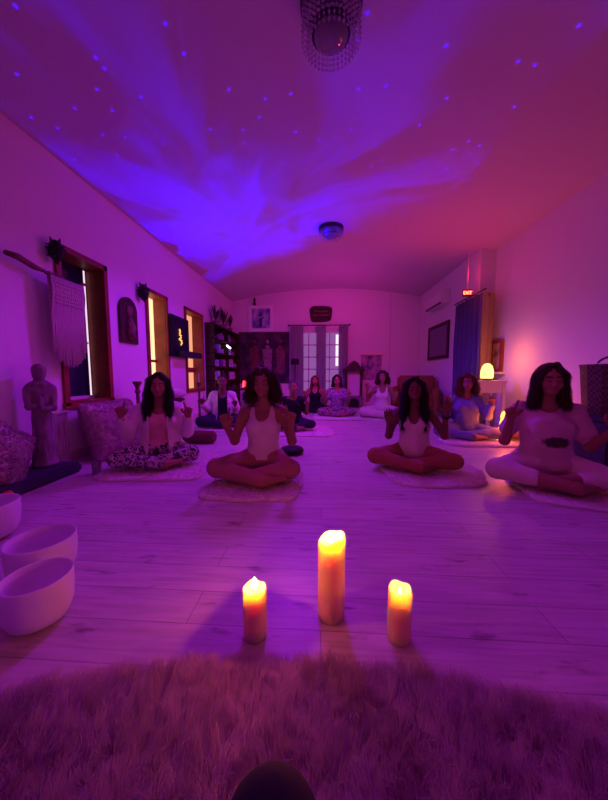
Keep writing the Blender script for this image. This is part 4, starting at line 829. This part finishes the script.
light('SPOT', 'magenta_back_wall_fill', (.9, 4.9, 2.0), (1,.02,.50), 72, .12, (.2, 8, 1.5), spot_size=math.radians(110), spot_blend=1)  # added unseen fill for the far wall
light('SPOT', 'violet_overhead_fill', (-.35, 4.15, 2.80), (.28,.010,1), 185, .15, (-.4, 4.1, 0), spot_size=math.radians(150), spot_blend=.4)  # added fill, no fitting there; tints the middle floor and walls violet
light('SPOT', 'magenta_overhead_fill', (-.55, 2.45, 2.85), (.75,.012,1), 36, .20, (-.5, 2.35, 0), spot_size=math.radians(140), spot_blend=.9)  # added unseen fill from above for the nearer floor
light('SPOT', 'magenta_front_fill', (.3, -.7, 2.5), (1,.012,.62), 19, .30, (0, 2.0, .2), spot_size=math.radians(115), spot_blend=.8)  # added weak fill from behind the camera
# galaxy projector: one spot whose beam is a cloud pattern with star dots
pj = light('SPOT', 'galaxy_projector', (.1, 3.15, .35), (1,1,1), 330, 0.004, None, spot_size=math.radians(165), spot_blend=.25); pj.rotation_euler = (PI, 0, 0)
ld = pj.data; ld.use_nodes = True; N = ld.node_tree.nodes; L = ld.node_tree.links; em = N['Emission']
tc = N.new('ShaderNodeTexCoord'); sp = N.new('ShaderNodeSeparateXYZ'); L.new(tc.outputs['Normal'], sp.inputs[0])
def mth(op, a, b=None, c=None):
    n = N.new('ShaderNodeMath'); n.operation = op
    for i, v in enumerate((a, b, c)):
        if v is None: continue
        if isinstance(v, (int, float)): n.inputs[i].default_value = v
        else: L.new(v, n.inputs[i])
    return n.outputs[0]
az = mth('MAXIMUM', mth('ABSOLUTE', sp.outputs[2]), .05)
U = mth('DIVIDE', sp.outputs[0], az); Vv = mth('MULTIPLY', mth('DIVIDE', sp.outputs[1], az), -1)   # offsets on the ceiling per unit height (world x, y)
cb_ = N.new('ShaderNodeCombineXYZ'); L.new(U, cb_.inputs[0]); L.new(Vv, cb_.inputs[1])
def noise(scale, detail=4, dist=0, off=(0,0,0), sc=(1,1,1)):
    mp = N.new('ShaderNodeMapping'); mp.inputs['Location'].default_value = off; mp.inputs['Scale'].default_value = sc; L.new(cb_.outputs[0], mp.inputs[0])
    n = N.new('ShaderNodeTexNoise'); n.inputs['Scale'].default_value = scale; n.inputs['Detail'].default_value = detail; n.inputs['Distortion'].default_value = dist; L.new(mp.outputs[0], n.inputs['Vector']); return n.outputs['Fac']
def sstep(v, a, b): 
    n = N.new('ShaderNodeMapRange'); n.interpolation_type = 'SMOOTHSTEP'; L.new(v, n.inputs[0]); n.inputs[1].default_value = a; n.inputs[2].default_value = b; n.inputs[3].default_value = 0; n.inputs[4].default_value = 1; return n.outputs[0]
# bright core over the far left of the ceiling, rays fanning out from it
du = mth('SUBTRACT', U, -.50); dv = mth('SUBTRACT', Vv, .62)
d2 = mth('ADD', mth('MULTIPLY', mth('MULTIPLY', du, du), 2.8), mth('MULTIPLY', mth('MULTIPLY', dv, dv), 4.4))
core = mth('POWER', 2.718, mth('MULTIPLY', d2, -1.0))
halo = mth('POWER', 2.718, mth('MULTIPLY', d2, -.20))
ang = mth('ARCTAN2', du, mth('MULTIPLY', dv, -1)); rad = mth('SQRT', d2)
ca = N.new('ShaderNodeCombineXYZ'); L.new(mth('MULTIPLY', ang, 2.2), ca.inputs[0]); L.new(mth('MULTIPLY', rad, .5), ca.inputs[1])
na = N.new('ShaderNodeTexNoise'); na.inputs['Scale'].default_value = 1.5; na.inputs['Detail'].default_value = 4; na.inputs['Distortion'].default_value = .5; L.new(ca.outputs[0], na.inputs['Vector'])
rays = sstep(na.outputs['Fac'], .44, .60)
cl = sstep(noise(3.6, 7, .8), .32, .62)
blue = mth('ADD', mth('MULTIPLY', core, mth('ADD', mth('MULTIPLY', cl, 1.6), .35)), mth('MULTIPLY', mth('MULTIPLY', halo, .85), mth('ADD', rays, .10)))
# star dots
vo = N.new('ShaderNodeTexVoronoi'); vo.voronoi_dimensions = '2D'; vo.inputs['Scale'].default_value = 10.5; vo.inputs['Randomness'].default_value = 1; L.new(cb_.outputs[0], vo.inputs['Vector'])
st_ = mth('MULTIPLY', mth('LESS_THAN', vo.outputs['Distance'], .055), 2.0)
sel = N.new('ShaderNodeSeparateColor'); L.new(vo.outputs['Color'], sel.inputs[0]); st_ = mth('MULTIPLY', st_, mth('GREATER_THAN', sel.outputs[0], .45))
wob = mth('MULTIPLY', mth('SUBTRACT', noise(2.0, 4), .5), .5)
far = sstep(mth('ADD', mth('ADD', Vv, mth('MULTIPLY', U, .6)), wob), .82, .50)     # the far end of the ceiling stays out of the beam
def disc(u, v, r, soft):
    a = mth('SUBTRACT', U, u); b = mth('SUBTRACT', Vv, v); return sstep(mth('SQRT', mth('ADD', mth('MULTIPLY', a, a), mth('MULTIPLY', b, b))), r, r+soft)
far = mth('MULTIPLY', far, mth('ADD', mth('MULTIPLY', disc(1.50, -.05, .90, .07), .93), .0))  # large round shadow at the right is drawn into the beam pattern
for u_, v_, r_d in ((-1.03,.60,.075), (-1.05,.74,.06), (-1.02,.90,.075), (-1.0,1.02,.07)): far = mth('MULTIPLY', far, disc(u_, v_, r_d, .015))  # shadows of heads along the left ceiling edge, drawn into the beam as discs
far = mth('MULTIPLY', far, sstep(U, -1.02, -1.0))
cx_ = N.new('ShaderNodeCombineXYZ')
# inverse-square and cosine fall-off on the flat ceiling are compensated so the lens throws an even picture
r2 = mth('ADD', mth('ADD', mth('MULTIPLY', U, U), mth('MULTIPLY', Vv, Vv)), 1.0); comp = mth('POWER', r2, 1.5)
mask = far
pB = mth('MULTIPLY', mth('MULTIPLY', mth('ADD', blue, st_), mask), comp)
pR = mth('MULTIPLY', mth('MULTIPLY', mth('MULTIPLY', blue, .0), mask), comp)
cc_ = N.new('ShaderNodeCombineColor'); L.new(pR, cc_.inputs[0]); cc_.inputs[1].default_value = .0; L.new(pB, cc_.inputs[2])
L.new(cc_.outputs[0], em.inputs['Color']); em.inputs['Strength'].default_value = 1
# world
w = bpy.data.worlds.new('world'); bpy.context.scene.world = w; w.use_nodes = True; w.node_tree.nodes['Background'].inputs[0].default_value = (.02,.01,.04,1)
sc_ = bpy.context.scene; sc_.view_settings.view_transform = 'Standard'; sc_.view_settings.look = 'None'; sc_.view_settings.gamma = 1; sc_.view_settings.exposure = 0
